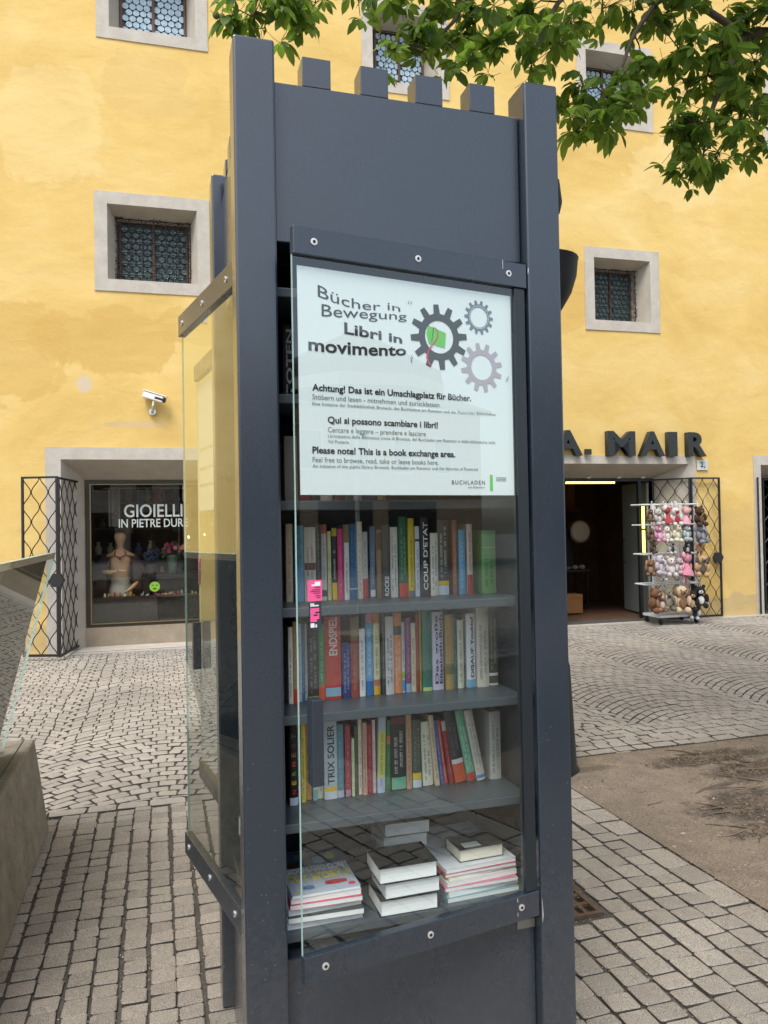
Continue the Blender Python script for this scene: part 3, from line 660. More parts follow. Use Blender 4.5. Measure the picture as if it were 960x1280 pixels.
for (rr_, z_) in prof:
    for k in range(n):
        a = radians(34)+radians(292)*k/(n-1); vs.append(((rr_+.02*sin(k*1.3))*sin(a)*1.32, -(rr_*.85)*cos(a), z_-(.05*abs(sin(a*1.5)))))
m.add(vs, [(i*n+k, i*n+k+1, (i+1)*n+k+1, (i+1)*n+k) for i in range(4) for k in range(n-1)])
obj('shawl', m, mat('dark_patterned_shawl', s2l((66, 50, 52)), .9, var=.6, vscale=30), mq, smooth=True)
m = MB(); m.tube([(.075*sin(a), -.07-.035*cos(a), .60-.05*cos(a)-.0) for a in np.linspace(-2.2, 2.2, 13)], .009, 6); m.ball((0, -.125, .53), .02); obj('necklace', m, mat('red_beads', s2l((150, 30, 25)), .3), mq)
m = MB(); m.tube([(-.02+.0, -.285, .34), (-.01, -.29, .36), (-.02, -.285, .38)], .012); obj('bracelet', m, STEEL, mq)
t = thing('display_plinth', 'pale low plinth carrying the mannequin behind the left window', 'plinth', F(-.80, .98, .30), FA)
m = MB(); m.box(-.5, .45, -.3, .3, 0, .34); obj('block', m, mat('dusty_black', s2l((52, 48, 46)), .5, var=.3), t)
m = MB(); m.box(-.52, .47, -.32, .32, .34, .36); obj('top_slab', m, GLASS_SHOP, t)
t = thing('display_table', 'black display table under the flower vase in the left window', 'table', F(-.08, .95, .30), FA)
m = MB(); m.box(-.50, .85, -.22, .45, .60, .65); obj('table_top', m, mat('black_lacquer', s2l((24, 22, 24)), .2), t, bevel=.005)
for a in (-.46, .22, .78):
    m = MB(); m.box(a, a+.09, -.19, .42, 0, .60); obj('leg', m, mat('black_lacquer', s2l((24, 22, 24)), .2), t)
t = thing('flower_vase', 'glass vase of pink flowers on the black table in the left window', 'vase', F(-.14, .95, .955), FA)
m = MB(); m.lathe([(.0, 0), (.07, 0), (.055, .08), (.075, .2), (.095, .27)], n=16); obj('vase', m, mat('green_glass', s2l((120, 150, 130)), .08, trans=.6), t, smooth=True)
m = MB(); rr_ = random.Random(5)
for k in range(22):
    a = rr_.uniform(0, 6.28); R = rr_.uniform(.02, .17); p = (R*cos(a), R*sin(a)*.6, .34+rr_.uniform(0, .16)-R*.5); m.tube([(0, 0, .15), (p[0]*.6, p[1]*.6, .27), p], .003, 4)
    for q in range(3): m.quad((p[0], p[1], p[2]-.03), (p[0]+rr_.uniform(-.06, .06), p[1]-.03, p[2]-.06), (p[0]+rr_.uniform(-.06, .06), p[1]-.02, p[2]))
obj('foliage', m, mat('stem_green', s2l((60, 84, 48)), .7), t)
pk = [mat('petal_rose', s2l((205, 105, 125)), .7), mat('petal_magenta', s2l((170, 40, 95)), .7), mat('petal_salmon', s2l((215, 130, 115)), .7)]
for k in range(16):
    a = rr_.uniform(0, 6.28); R = rr_.uniform(.02, .17); m = MB(); c = (R*cos(a), R*sin(a)*.6-.02, .36+rr_.uniform(0, .15)-R*.4)
    for q in range(7):
        b = q*.9; m.ball((c[0]+.017*cos(b), c[1]-.01, c[2]+.017*sin(b)), (.016, .01, .016), 6, 4)
    m.ball(c, .016, 6, 4); obj('blossom', m, pk[k % 3], t)
t = thing('hydrangea_pot', 'blue hydrangea bunch behind the mannequin shoulder in the left window', 'flowers', F(-.45, 1.25, .955), FA)
m = MB(); m.lathe([(0, 0), (.06, 0), (.08, .12), (.075, .12)], n=14); obj('pot', m, mat('grey_pot', s2l((110, 110, 105)), .6), t)
m = MB()
for k in range(60):
    a = rr_.uniform(0, 6.28); b = rr_.uniform(-.3, 1.5); m.ball((.1*cos(a)*cos(b), .08*sin(a)*cos(b), .22+.11*sin(b)), .022, 5, 4)
obj('blossoms', m, mat('petal_blue', s2l((80, 88, 120)), .7, island=.3), t)
t = thing('garment_rail', 'dim hanging scarves and pale poster panel at upper left of the jewellery window', 'scarves', F(-.75, 1.15, 1.45), FA)
for k, (x_, w_, h_, c_) in enumerate(((-.28, .16, .55, (150, 146, 138)), (-.05, .10, .62, (96, 76, 60)), (.12, .09, .5, (70, 80, 96)), (.36, .12, .46, (120, 74, 52)), (.62, .10, .6, (60, 66, 60)), (.80, .08, .5, (140, 120, 96)))):
    m = MB(); n_ = 7; vs = [(x_+w_*i/n_, .02*sin(i*1.9+k), .75-z2) for z2 in (0, h_*.5, h_*(1+.04*k % .1)) for i in range(n_+1)]; m.add(vs, [(j*(n_+1)+i, j*(n_+1)+i+1, (j+1)*(n_+1)+i+1, (j+1)*(n_+1)+i) for j in range(2) for i in range(n_)]); obj('scarf', m, mat('scarf_%d' % k, s2l(c_), .9, var=.35, vscale=22), t)
m = MB(); m.tube([(-.35, 0, .76), (1.3, 0, .76)], .01, 6); obj('rail', m, STEEL, t)
t = thing('jewellery_tray', 'trays of small stone jewellery along the front of the left window', 'tray', F(-1.1, .66, .66), FA)
m = MB(); m.box(0, 1.9, 0, .16, -.02, 0); obj('tray_board', m, mat('walnut', s2l((84, 58, 42)), .6), t)
for k in range(44):
    m = MB(); x_ = rr_.uniform(.03, 1.87); y_ = rr_.uniform(.02, .14); h_ = rr_.uniform(.015, .07); m.lathe([(0, 0), (.014, 0), (.018, h_*.5), (.008, h_)], (x_, y_, 0), 7)
    obj('trinket', m, flat(rr_.choice([(190, 170, 130), (120, 140, 160), (170, 70, 60), (215, 210, 190), (80, 120, 100), (200, 150, 70)]), .3), t)
# window stickers, lights
t = thing('round_sticker', 'round lime green sticker on the left shop window', 'sticker', F(-.375, .484, .80), FA)
m = MB(); m.lathe([(0, 0), (.07, 0), (.07, .002), (0, .002)], n=24, M=Matrix.Rotation(pi/2, 4, 'X')); obj('disc', m, mat('lime_sticker', s2l((130, 175, 55)), .5), t)
m = MB()
for (x_, z_, r_) in ((-.028, .02, .017), (.028, .02, .017), (0, -.028, .028)): m.lathe([(0, .003), (r_, .003), (r_, 0)], n=12, M=Matrix.Translation((x_, 0, z_)) @ Matrix.Rotation(pi/2, 4, 'X') @ Matrix.Scale(.6, 4, (0, 1, 0)))
obj('print', m, mat('dark_green_print', s2l((60, 110, 30)), .5), t)
for k, (s_, o_, z_, nm) in enumerate(((-.95, 1.7, 2.05, 'nearest the left end'), (-.35, 2.0, 1.95, 'above the mannequin head'), (.10, 1.5, 1.45, 'above the flower vase'), (.35, 1.9, 1.48, 'right of the flower vase'))):
    t = thing('spot_lamp', 'small lit spot lamp in the left window, '+nm, 'lamp', F(s_, o_, z_), FA); m = MB(); m.lathe([(0, 0), (.010, 0), (.014, .02), (.010, .04)], n=10); obj('bulb', m, mat('lit_bulb', (.9, .85, .7), .3, emis=((1, .8, .35), 5)), t)
    m = MB(); m.tube([(0, 0, .04), (0, 0, 2.49-z_)], .007, 6); obj('stem', m, STEEL, t)
t = thing('display_shelf', 'dark wooden shelving with small ornaments at back of the left window', 'shelf', F(-.9, 1.75, .30), FA)
m = MB()
for z_ in (.5, .9, 1.3, 1.7): m.box(-.4, 2.0, 0, .28, z_, z_+.03)
obj('board', m, mat('walnut', s2l((84, 58, 42)), .6), t)
for k in range(46):
    m = MB(); x_ = -.35+rr_.uniform(0, 2.2); z_ = rr_.choice((.53, .93, 1.33, 1.73)); h_ = rr_.uniform(.06, .22); m.lathe([(0, 0), (.04, 0), (.055, h_*.4), (.02, h_*.8), (.03, h_)], (x_, .12, z_), 8)
    obj('ornament', m, flat(rr_.choice([(150, 110, 70), (90, 100, 120), (160, 60, 50), (190, 180, 150), (60, 90, 80), (120, 90, 60)])), t)

# ================================================================== TOY RACK
rk = thing('toy_rack', 'white wheeled wire rack hung with plush toys beside the right doorway', 'display rack', (7.04, 10.22, 0), FA)
def RX(px): return (px-793)*.0144
def RZ(py): return 1.83-(py-632)*.0125
m = MB(); m.box(RX(812), RX(862), -.22, .22, .11, .15); obj('base', m, WHITE, rk, bevel=.005)
for px in (817, 851):
    m = MB(); m.box(RX(px)-.025, RX(px)+.025, -.02, .02, .15, 1.86); obj('post', m, WHITE, rk)
for py, x0_, x1_ in ((631, 797, 867), (656, 798, 867), (692, 799, 868), (729, 800, 868)):
    m = MB(); z_ = RZ(py)
    for yy in (-.14, .14): m.tube([(RX(x0_), yy, z_), (RX(x1_), yy, z_)], .011, 6)
    m.tube([(RX(x0_), -.14, z_), (RX(x0_), .14, z_)], .011, 6); m.tube([(RX(x1_), -.14, z_), (RX(x1_), .14, z_)], .011, 6)
    obj('rail', m, WHITE, rk)
    for k in range(5):
        m = MB(); xx = RX(x0_)+.12+k*.2; m.tube([(xx, -.14, z_), (xx, -.20, z_), (xx, -.23, z_+.03)], .006, 5); m.ball((xx, -.23, z_+.035), .012, 6, 4); obj('hook', m, WHITE, rk)
for a, b in ((.32, -.18), (.32, .18), (.95, -.18), (.95, .18)):
    m = MB(); m.lathe([(0, -.015), (.04, -.015), (.04, .015), (0, .015)], n=12, M=Matrix.Translation((a, b, .042)) @ Matrix.Rotation(pi/2, 4, 'Y')); m.box(a-.01, a+.01, b-.01, b+.01, .07, .11); obj('wheel', m, BLACK, rk)
def plush_mesh(kind, c1, c2):
    mb = MB(); sc = 1
    fur = lambda c: (lambda c: mat('plush_%d_%d_%d' % c, s2l(c), .95, var=.15, vscale=90, bump=1., bscale=300))(tuple(int(v*.78+sum(c)/3*.22) for v in c))
    B = mb.ball
    if kind == 'doll':
        B((0, 0, -.03), (.04, .035, .045)); mb.lathe([(.09, -.13), (.075, -.08), (.035, -.02), (.02, 0)], n=12)
        B((0, -.005, .06), (.055, .05, .055)); mb.mi = 1
        for s in (-1, 1): B((s*.03, 0, -.17), (.018, .018, .05)); B((s*.07, -.01, -.03), (.018, .018, .045)); B((s*.055, .0, .085), (.025, .025, .035))
        B((0, .012, .075), (.062, .05, .055))
    else:
        B((0, 0, -.05), (.062, .055, .075)); B((0, -.02, .055), (.06, .055, .055))
        for s in (-1, 1):
            B((s*.045, -.055, -.115), (.032, .045, .032)); B((s*.068, -.03, -.03), (.025, .028, .05))
            if kind == 'bear': B((s*.045, -.01, .105), (.022, .012, .022))
            if kind == 'dog': mb.mi = 1; B((s*.062, -.02, .045), (.018, .028, .05)); mb.mi = 0
            if kind == 'rabbit': B((s*.03, 0, .14), (.016, .012, .055))
            if kind == 'elephant': B((s*.075, 0, .06), (.04, .012, .045))
        mb.mi = 1; B((0, -.068, .045), (.028, .024, .022)); B((0, -.052, -.05), (.038, .012, .05)); 
        if kind == 'elephant': mb.mi = 0; mb.tube([(0, -.07, .05), (0, -.10, .02), (0, -.105, -.03)], [.02, .016, .012], 8)
        mb.mi = 2
        for s in (-1, 1): B((s*.024, -.07, .07), .0075, 6, 4)
        B((0, -.092, .052), .009, 6, 4)
    return mb.mesh('plush_body', [fur(c1), fur(c2), DARK], True)
TOYS = [  # px, py, scale, kind, main, second, description
 (800, 643, .75, 'dog', (110, 85, 65), (160, 130, 100), 'brown plush dog at the left end of the top toy row'),
 (810, 645, .95, 'bear', (205, 195, 190), (225, 218, 210), 'pale grey plush bear second in the top toy row'),
 (822, 643, 1.0, 'doll', (200, 60, 70), (225, 215, 210), 'red and white plush doll, left of its twin, top toy row'),
 (832, 645, 1.05, 'rabbit', (225, 215, 212), (200, 50, 60), 'white plush rabbit with red bib in the top toy row'),
 (845, 645, 1.0, 'doll', (230, 160, 175), (210, 160, 130), 'pink skirted doll in the top toy row'),
 (861, 645, 1.15, 'bear', (80, 55, 38), (120, 85, 55), 'dark brown shaggy plush bear right end of top toy row'),
 (801, 667, .8, 'dog', (100, 78, 60), (140, 110, 85), 'brown plush dog at the left end of the second toy row'),
 (811, 665, 1.0, 'bear', (230, 150, 185), (240, 190, 210), 'bright pink plush bear in the second toy row'),
 (820, 666, .95, 'rabbit', (232, 225, 205), (240, 235, 225), 'ivory plush rabbit beside the bright pink bear'),
 (832, 665, 1.05, 'bear', (228, 220, 185), (235, 230, 205), 'cream plush bear in the middle of the second toy row'),
 (844, 665, .95, 'rabbit', (180, 195, 198), (210, 215, 215), 'pale blue plush rabbit in the second toy row'),
 (862, 666, 1.15, 'elephant', (140, 145, 158), (170, 172, 180), 'grey plush elephant right end of second toy row'),
 (803, 682, .7, 'dog', (90, 70, 55), (130, 105, 85), 'small brown plush dog under the second toy rail, far left'),
 (826, 683, .75, 'bear', (210, 208, 205), (60, 58, 58), 'small black and white panda plush under the second toy rail'),
 (845, 684, .7, 'bear', (60, 58, 58), (200, 195, 190), 'small dark plush bear with pale muzzle, middle right'),
 (862, 681, .75, 'doll', (150, 100, 60), (180, 130, 90), 'small orange brown doll under the grey elephant'),
 (800, 706, .95, 'dog', (140, 100, 68), (170, 135, 100), 'tan plush dog left end of the third toy row'),
 (810, 703, 1.15, 'elephant', (198, 188, 198), (215, 205, 212), 'lilac grey plush elephant in the third toy row'),
 (815, 714, .85, 'rabbit', (200, 190, 185), (215, 208, 205), 'pale grey plush rabbit hanging low in the third toy row'),
 (825, 706, 1.1, 'bear', (222, 208, 205), (235, 225, 222), 'soft white plush bear in the third toy row'),
 (834, 705, .95, 'rabbit', (205, 175, 185), (225, 200, 205), 'dusty pink plush rabbit in the third toy row'),
 (844, 704, 1.35, 'doll', (228, 130, 155), (235, 170, 180), 'long legged pink plush doll in the third toy row'),
 (863, 706, 1.25, 'dog', (205, 160, 105), (90, 85, 85), 'golden plush dog with dark bib right of the pink doll'),
 (803, 745, 1.4, 'bear', (130, 85, 55), (165, 115, 80), 'big brown plush bear at the left end of lowest toy row'),
 (812, 748, 1.1, 'dog', (175, 130, 95), (225, 200, 185), 'tan plush dog with pale belly in the lowest toy row'),
 (820, 745, 1.25, 'elephant', (130, 122, 100), (150, 142, 120), 'olive grey plush elephant in the lowest toy row'),
 (836, 745, 1.55, 'dog', (215, 185, 145), (150, 100, 65), 'large cream plush dog with brown ears lowest toy row'),
 (849, 748, 1.2, 'bear', (35, 32, 32), (205, 165, 115), 'black plush bear with tan face in the lowest toy row'),
 (860, 744, 1.25, 'bear', (30, 30, 32), (225, 222, 218), 'black plush bear with white muzzle right end, lowest row'),
 (853, 762, .9, 'dog', (205, 205, 205), (60, 55, 55), 'grey and white plush dog dangling lowest on the rack')]
_pm = {}
for px, py, sc, kd, c1, c2, lb in TOYS:
    key = (kd, c1, c2)
    sc *= 1.06; p = Vector((7.04, 10.22, 0))+Matrix.Rotation(FA, 3, 'Z') @ Vector((RX(px), -.26, RZ(py)))
    t = thing('plush_toy', lb, 'plush toy', p, FA+random.uniform(-.5, .5), 'plush toys hanging on the white rack')
    o = link('body', plush_mesh(*key), t); o.scale = (sc,)*3; o.rotation_euler = (0, random.uniform(-.15, .15), 0)
    m = MB(); m.tube([(0, .02, .09*sc), (0, .03, .16*sc)], .003, 4); obj('loop', m, WHITE, t)

# ================================================================== BOOK CABINET
x0, y0, W, D, H, PW, REC = .1894, 1.8581, .88, .8658, 2.8015, .1011, .0354
x1, y1 = x0+W, y0+D
cab = thing('book_exchange_cabinet', 'tall anthracite metal book exchange cabinet with battlement top and open glass doors', 'book cabinet', (0, 0, 0))
cab.location = (x0, y0, 0)
def cob(name, mb, mt=ANTH, bevel=.003, **k): 
    me = mb.mesh(name, mt); me.transform(Matrix.Translation((-x0, -y0, 0))); return link(name, me, cab, bevel=bevel, **k)
for (a, b) in ((x0, y0), (x1-PW, y0), (x0, y1-PW), (x1-PW, y1-PW)):
    m = MB(); m.box(a, a+PW, b, b+PW, 0, H); cob('corner_post', m, bevel=.006)
T = .066; ZT, ZB, LP = 2.7177, 2.3132, .5346
sides = [('f', x0+PW, x1-PW, y0+REC, y0+REC+T), ('b', x0+PW, x1-PW, y1-REC-T, y1-REC), ('l', x0+REC, x0+REC+T, y0+PW, y1-PW), ('r', x1-REC-T, x1-REC, y0+PW, y1-PW)]
MER = [(.366, .440), (.519, .594), (.669, .746), (.824, .898)]
for nm, a, b, c, d in sides:
    g = .002
    if nm in 'fb': a += g; b -= g
    else: c += g; d -= g
    m = MB(); m.box(a, b, c, d, ZB, ZT); cob('upper_panel', m)
    m = MB(); m.box(a, b, c, d, .0, LP); cob('lower_panel', m)
    for u, w in MER:
        m = MB()
        if nm in 'fb': m.box(u, w, c, d, ZT-.002+.002, ZT+.076)
        else: m.box(a, b, u-x0+y0, w-x0+y0, ZT, ZT+.076)
        cob('merlon', m, bevel=.0015)
m = MB(); m.box(x0+.1, x1-.1, y0+.1, y1-.1, 2.55, 2.57); cob('roof_sheet', m)
m = MB(); m.box(x0+.1, x1-.1, y0+.1015, y1-.1015, LP-.01, LP+.012); cob('floor_sheet', m, ANTH_IN)
# inner carcass
m = MB(); m.box(.284, .976, 2.30, 2.312, .55, 2.31); cob('back_board', m, ANTH_IN, 0)
for a in (.284, .970):
    m = MB(); m.box(a, a+.006, 1.905, 2.298, .582, 2.31); cob('side_board', m, ANTH_IN, 0)
m = MB(); m.box(.74, .752, 2.314, 2.62, .55, 2.31); cob('side_board', m, ANTH_IN, 0)
m = MB(); m.box(.2905, .74, 2.616, 2.622, .55, 2.31); cob('side_board', m, ANTH_IN, 0)
SHM = mat('grey_metal_shelf', (.060, .078, .092), .38, var=.05, spec=.6)
for z in (.582, .853, 1.124, 1.395, 1.666, 1.937, 2.208):
    m = MB(); m.box(.291, .969, 1.921, 2.299, z-.024, z); cob('shelf', m, SHM, .0025)
    m = MB(); m.box(.26, .738, 2.33, 2.61, z-.024, z); cob('shelf', m, SHM, .002)
# small engraved plate low on the front
m = MB(); m.box(.914, .967, y0+REC-.003, y0+REC-.0005, .507, .530); cob('maker_plate', m, mat('dull_tin', s2l((150, 148, 142)), .4, .6), .0008)
for k in range(7):
    pass
# paint chips
def chip(name, pts, y, mt=WHITE):
    mb = MB(); mb.quad(*[(p[0], y, p[1]) for p in pts]); cob(name, mb, mt, 0)
chip('paint_chip', [(x1-PW+.001, 2.292), (x1-PW+.003, 2.284), (x1-PW+.0008, 2.270), (x1-PW+.0005, 2.28)], y0-.0006)
chip('paint_chip', [(x1-PW+.003, .60), (x1-PW+.005, .585), (x1-PW+.0075, .55), (x1-PW+.0035, .53)], y0-.0006, mat('chip_grey', s2l((160, 158, 150)), .6))
# bird and leaf specks on painted metal
m = MB(); rr_ = random.Random(9)
for k in range(260):
    zz = rr_.random()**2*1.1
    if k % 3 == 0: xx, yy = rr_.uniform(x1-PW+.008, x1-.008), y0-.0007
    elif k % 3 == 1: xx, yy = rr_.uniform(x0+.008, x0+PW-.008), y0-.0007
    else: xx, yy, zz = rr_.uniform(x0+PW+.01, x1-PW-.06), y0+REC-.0007, min(zz, .45)
    s_ = rr_.uniform(.0004, .0013); m.quad((xx-s_, yy, zz), (xx+s_*.6, yy, zz-s_), (xx+s_, yy, zz+s_*.8), (xx-s_*.3, yy, zz+s_*1.5))
cob('dust_specks', m, mat('dust', s2l((120, 125, 130)), .9), 0, kind='stuff')

def make_door(hinge, dirv, L, z0, z1, handle=True, screws=True, gl0=.045, stile=True):
    dv = Vector((dirv[0], dirv[1], 0)).normalized(); ang = math.atan2(dv.y, dv.x)
    d = link('glass_door', None, cab, loc=(hinge[0]-x0, hinge[1]-y0, 0), rot=(0, 0, ang))
    def p(name, mb, mt, bevel=0, **k): return link(name, mb.mesh(name, mt), d, bevel=bevel, **k)
    hb = .066
    m = MB(); m.box(.0, L, -.010, .014, z1-hb, z1); p('top_bar', m, ANTH, .002)
    m = MB(); m.box(.0, L, -.010, .014, z0, z0+hb); p('bottom_bar', m, ANTH, .002)
    if not stile: gl0 = .012
    m = MB(); m.box(.004, gl0-.006, -.014, .010, z0+hb+.001, z1-hb-.001); p('hinge_stile', m, ANTH_IN, .002)
    zz0, zz1 = z0+hb-.004, z1-hb+.004
    m = MB(); m.quad((gl0-.01, .003, zz0), (gl0-.01, .003, zz1), (L-.001, .003, zz1), (L-.001, .003, zz0)); p('pane', m, GLASS)
    m = MB(); m.box(L-.0008, L+.0008, -.003, .003, zz0+.004, zz1-.004); p('pane_edge', m, EDGE)
    if screws:
        for u in (.06, L*.505, L-.051):
            for z in (z1-.033, z0+.036):
                m = MB(); Mx = Matrix.Translation((u, .014, z)) @ Matrix.Rotation(-pi/2, 4, 'X')
                m.lathe([(.0085, -.001), (.0085, .0025), (.004, .003)], n=16, M=Mx); m.mi = 1; m.lathe([(.004, .003), (.0035, .001), (0.0001, .001)], n=12, M=Mx)
                p('screw', m, [mat('nickel', (.75, .75, .72), .3, .6), DARK])
    if handle:
        m = MB(); m.box(L-.046, L-.018, .006, .040, 1.008, 1.205); p('handle', m, ANTH, .002)
    return d, ang
DA = .1819
HF = (.9632, 1.8735)
dF, angF = make_door(HF, (-cos(DA), -sin(DA)), .668, .5515, 2.2987)
dL, angL = make_door((.206, 1.972), (-.121, .578), .588, .565, 2.285, handle=False, stile=False)
dB, angB = make_door((.262, 2.735), (-.089, .615), .635, .545, 2.295, screws=False)
dR, angR = make_door((x1-.012, y1-.105), (0, -1), .65, .5515, 2.2987, handle=False, screws=False)
# weathered hinge scratch marks on the front door bars
for z in (2.288, ):
    m = MB(); m.box(.0, .0012, .0150, .0153, 0, .024); link('paint_chip', m.mesh('paint_chip', WHITE), dF, loc=(.078, 0, z-.012))
for z in (.575, .612):
    m = MB(); m.box(.0, .0012, .0150, .0153, 0, .010); link('paint_chip', m.mesh('paint_chip', WHITE), dF, loc=(.072, 0, z-.008))

# ---- posters on the doors
PAPER = mat('poster_film', s2l((240, 250, 250)), .5)
def gear_mesh(cx, cz, R, Ri, n, mt, y=-.0012, phase=0., tooth=.24, body=.76):
    mb = MB(); K = n*4; out = []; pat = []
    for k in range(n):
        for (f, rr) in ((-.30, body), (-.17, 1.), (.17, 1.), (.30, body)):
            a = 2*pi*(k+f)/n+phase; out.append((cx+R*rr*cos(a), cz+R*rr*sin(a))); pat.append(a)
    vs = [(x, y, z) for x, z in out]+[(cx+Ri*cos(a), y, cz+Ri*sin(a)) for a in pat]
    mb.add(vs, [(i, (i+1) % K, K+(i+1) % K, K+i) for i in range(K)]); return mb.mesh('gear', mt)
def make_poster(hinge, ang, full=True):
    a = ang+pi; dv = Vector((cos(ang), sin(ang)))
    out = Vector((-sin(ang), cos(ang)))
    P0 = Vector(hinge)+dv*.653-out*.004
    po = link('poster', None, cab, loc=(P0.x-x0, P0.y-y0, 1.674), rot=(0, 0, a)); w, h = .611, .538
    m = MB(); m.box(0, w, 0, .0015, 0, h); link('sheet', m.mesh('sheet', PAPER), po)
    if not full:
        for z_ in (.25, .17, .10): lettering('Achtung! Umschlagplatz', .03, .45, z_, .016, PRINT, po)
        return po
    B = lambda f: f
    lettering('Bücher in', .051, .272, 0, 0, PRINT, po, warp=(lambda u: .470-.012*sin(pi*min(1, u*1.15))-.012*u, lambda u: .029-.012*u))
    lettering('Bewegung', .060, .290, 0, 0, PRINT, po, warp=(lambda u: .424+.016*u**1.2, lambda u: .030-.012*u))
    lettering('Libri in', .118, .276, 0, 0, PRINT, po, bold=.024, warp=(lambda u: .389-.010*u, lambda u: .027-.007*u))
    lettering('movimento', .025, .287, 0, 0, PRINT, po, bold=.024, warp=(lambda u: .341+.010*u*u-.003*sin(pi*u), lambda u: .029+.004*sin(pi*u)-.006*u))
    k = dict(bold=.026)
    lettering('Achtung! Das ist ein Umschlagplatz für Bücher.', .033, .478, .246, .0155, PRINT, po, **k)
    lettering('Stöbern und lesen - mitnehmen und zurücklassen', .033, .381, .225, .0125, PRINT_G, po)
    lettering('Eine Initiative der Stadtbibliothek Bruneck, des Buchladens am Rienztor und der Pustertaler Bibliotheken', .033, .555, .211, .008, PRINT_G, po)
    lettering('Qui si possono scambiare i libri!', .071, .375, .171, .0155, PRINT, po, **k)
    lettering('Cercare e leggere – prendere e lasciare', .071, .339, .149, .0125, PRINT_G, po)
    lettering("Un'iniziativa della Biblioteca civica di Brunico, del Buchladen am Rienztor e delle biblioteche della", .071, .552, .136, .008, PRINT_G, po)
    lettering('Val Pusteria', .071, .125, .123, .008, PRINT_G, po)
    lettering('Please note! This is a book exchange area.', .031, .426, .098, .0155, PRINT, po, **k)
    lettering('Feel free to browse, read, take or leave books here.', .031, .375, .077, .0125, PRINT_G, po)
    lettering('An initiative of the public library Bruneck, Buchladen am Rienztor and the libraries of Pustertal', .031, .494, .064, .008, PRINT_G, po)
    lettering('BUCHLADEN', .414, .516, .028, .0105, PRINT, po, spacing=1.3); lettering('am Rienztor', .463, .516, .018, .006, PRINT_G, po)
    m = MB(); m.quad((.532, -.001, .012), (.541, -.001, .012), (.541, -.001, .054), (.532, -.001, .054)); link('green_bar', m.mesh('green_bar', flat((90, 205, 80))), po)
    m = MB()
    for z_ in (.046, .042, .038): m.quad((.552, -.001, z_), (.585, -.001, z_), (.585, -.001, z_+.0015), (.552, -.001, z_+.0015))
    link('small_print', m.mesh('small_print', PRINT_G), po)
    link('gear', gear_mesh(.384, .405, .084, .042, 12, mat('gear_black', s2l((44, 46, 48)), .6), body=.72, phase=.1), po)
    link('gear', gear_mesh(.507, .469, .045, .027, 14, mat('gear_slate', s2l((112, 120, 134)), .6), body=.78), po)
    mb = MB(); n_ = 32
    vs = [(.507+r_*cos(2*pi*k_/n_), -.002, .469+r_*sin(2*pi*k_/n_)) for r_ in (.0305, .0295) for k_ in range(n_)]; mb.add(vs, [(k_, (k_+1) % n_, n_+(k_+1) % n_, n_+k_) for k_ in range(n_)]); link('gear_ring', mb.mesh('gear_ring', PAPER), po)
    link('gear', gear_mesh(.513, .337, .065, .033, 12, mat('gear_mauve', s2l((182, 174, 184)), .6), body=.72, phase=.2), po)
    m = MB(); y_ = -.0016
    m.quad((.346, y_, .412), (.352, y_-.0002, .432), (.366, y_, .428), (.371, y_, .384), (.352, y_, .386)); m.quad((.367, y_, .428), (.404, y_, .417), (.400, y_, .379), (.372, y_, .383))
    link('book_picture', m.mesh('book_picture', flat((100, 205, 60))), po)
    m = MB()
    def band(pts, w0, w1):
        for i in range(len(pts)-1):
            (a_, b_), (c_, d_) = pts[i], pts[i+1]; ww = w0+(w1-w0)*i/len(pts); m.quad((a_-ww, -.0022, b_), (a_+ww, -.0022, b_), (c_+ww, -.0022, d_), (c_-ww, -.0022, d_))
    band([(.362, .431), (.372, .428), (.380, .418), (.379, .405), (.371, .392), (.360, .380), (.350, .366), (.346, .352), (.350, .338), (.356, .330)], .0014, .003)
    link('ribbon', m.mesh('ribbon', flat((205, 40, 50))), po)
    m = MB(); 
    for (a_, b_, c_, d_) in ((.293, .480, .297, .489), (.300, .480, .305, .488), (.301, .333, .298, .345), (.303, .343, .300, .352), (.590, .305, .592, .314), (.594, .309, .597, .320), (.352, .432, .346, .437), (.366, .428, .360, .390)):
        m.quad((a_, -.0024, b_), (a_+.002, -.0024, b_), (c_+.001, -.0024, d_), (c_, -.0024, d_))
    link('tick_marks', m.mesh('tick_marks', PRINT), po)
    return po
make_poster(HF, angF); make_poster((.262, 2.735), angB, False)
# pink stickers on the front door glass (dictionary: handle side)
def stickers(hinge, ang):
    a = ang+pi; dv = Vector((cos(ang), sin(ang))); out = Vector((-sin(ang), cos(ang)))
    P0 = Vector(hinge)+dv*.643-out*(-.0045)
    s = link('sticker', None, cab, loc=(P0.x-x0, P0.y-y0, 1.374), rot=(0, 0, a))
    PINK = flat((238, 92, 150)); DK = flat((52, 58, 62)); Wt = flat((236, 236, 236))
    def q(name, mt, *rs, y=0):
        mb = MB()
        for (a_, b_, c_, d_) in rs: mb.quad((a_, y, c_), (b_, y, c_), (b_, y, d_), (a_, y, d_))
        link(name, mb.mesh(name, mt), s)
    q('upper_label', PINK, (0, .036, .052, .101)); q('lower_label', DK, (.003, .034, -.012, .049))
    q('pink_print', PINK, (.006, .028, .010, .036), (.006, .022, .004, .010), y=-.0006)
    q('white_print', Wt, (.018, .032, .087, .097), (.010, .018, .087, .091), (.006, .016, .044, .047), (.006, .027, .040, .043), (.006, .016, -.009, .001), (.018, .022, -.009, -.002), y=-.0008)
    q('fine_print', PRINT, *[(.032-w_, .032, z_, z_+.0012) for w_, z_ in ((.014, .083), (.022, .078), (.026, .074), (.018, .070), (.013, .064), (.010, .060))], (.014, .024, .018, .021), (.018, .028, .024, .027), y=-.0009)
stickers(HF, angF); stickers((.262, 2.735), angB)

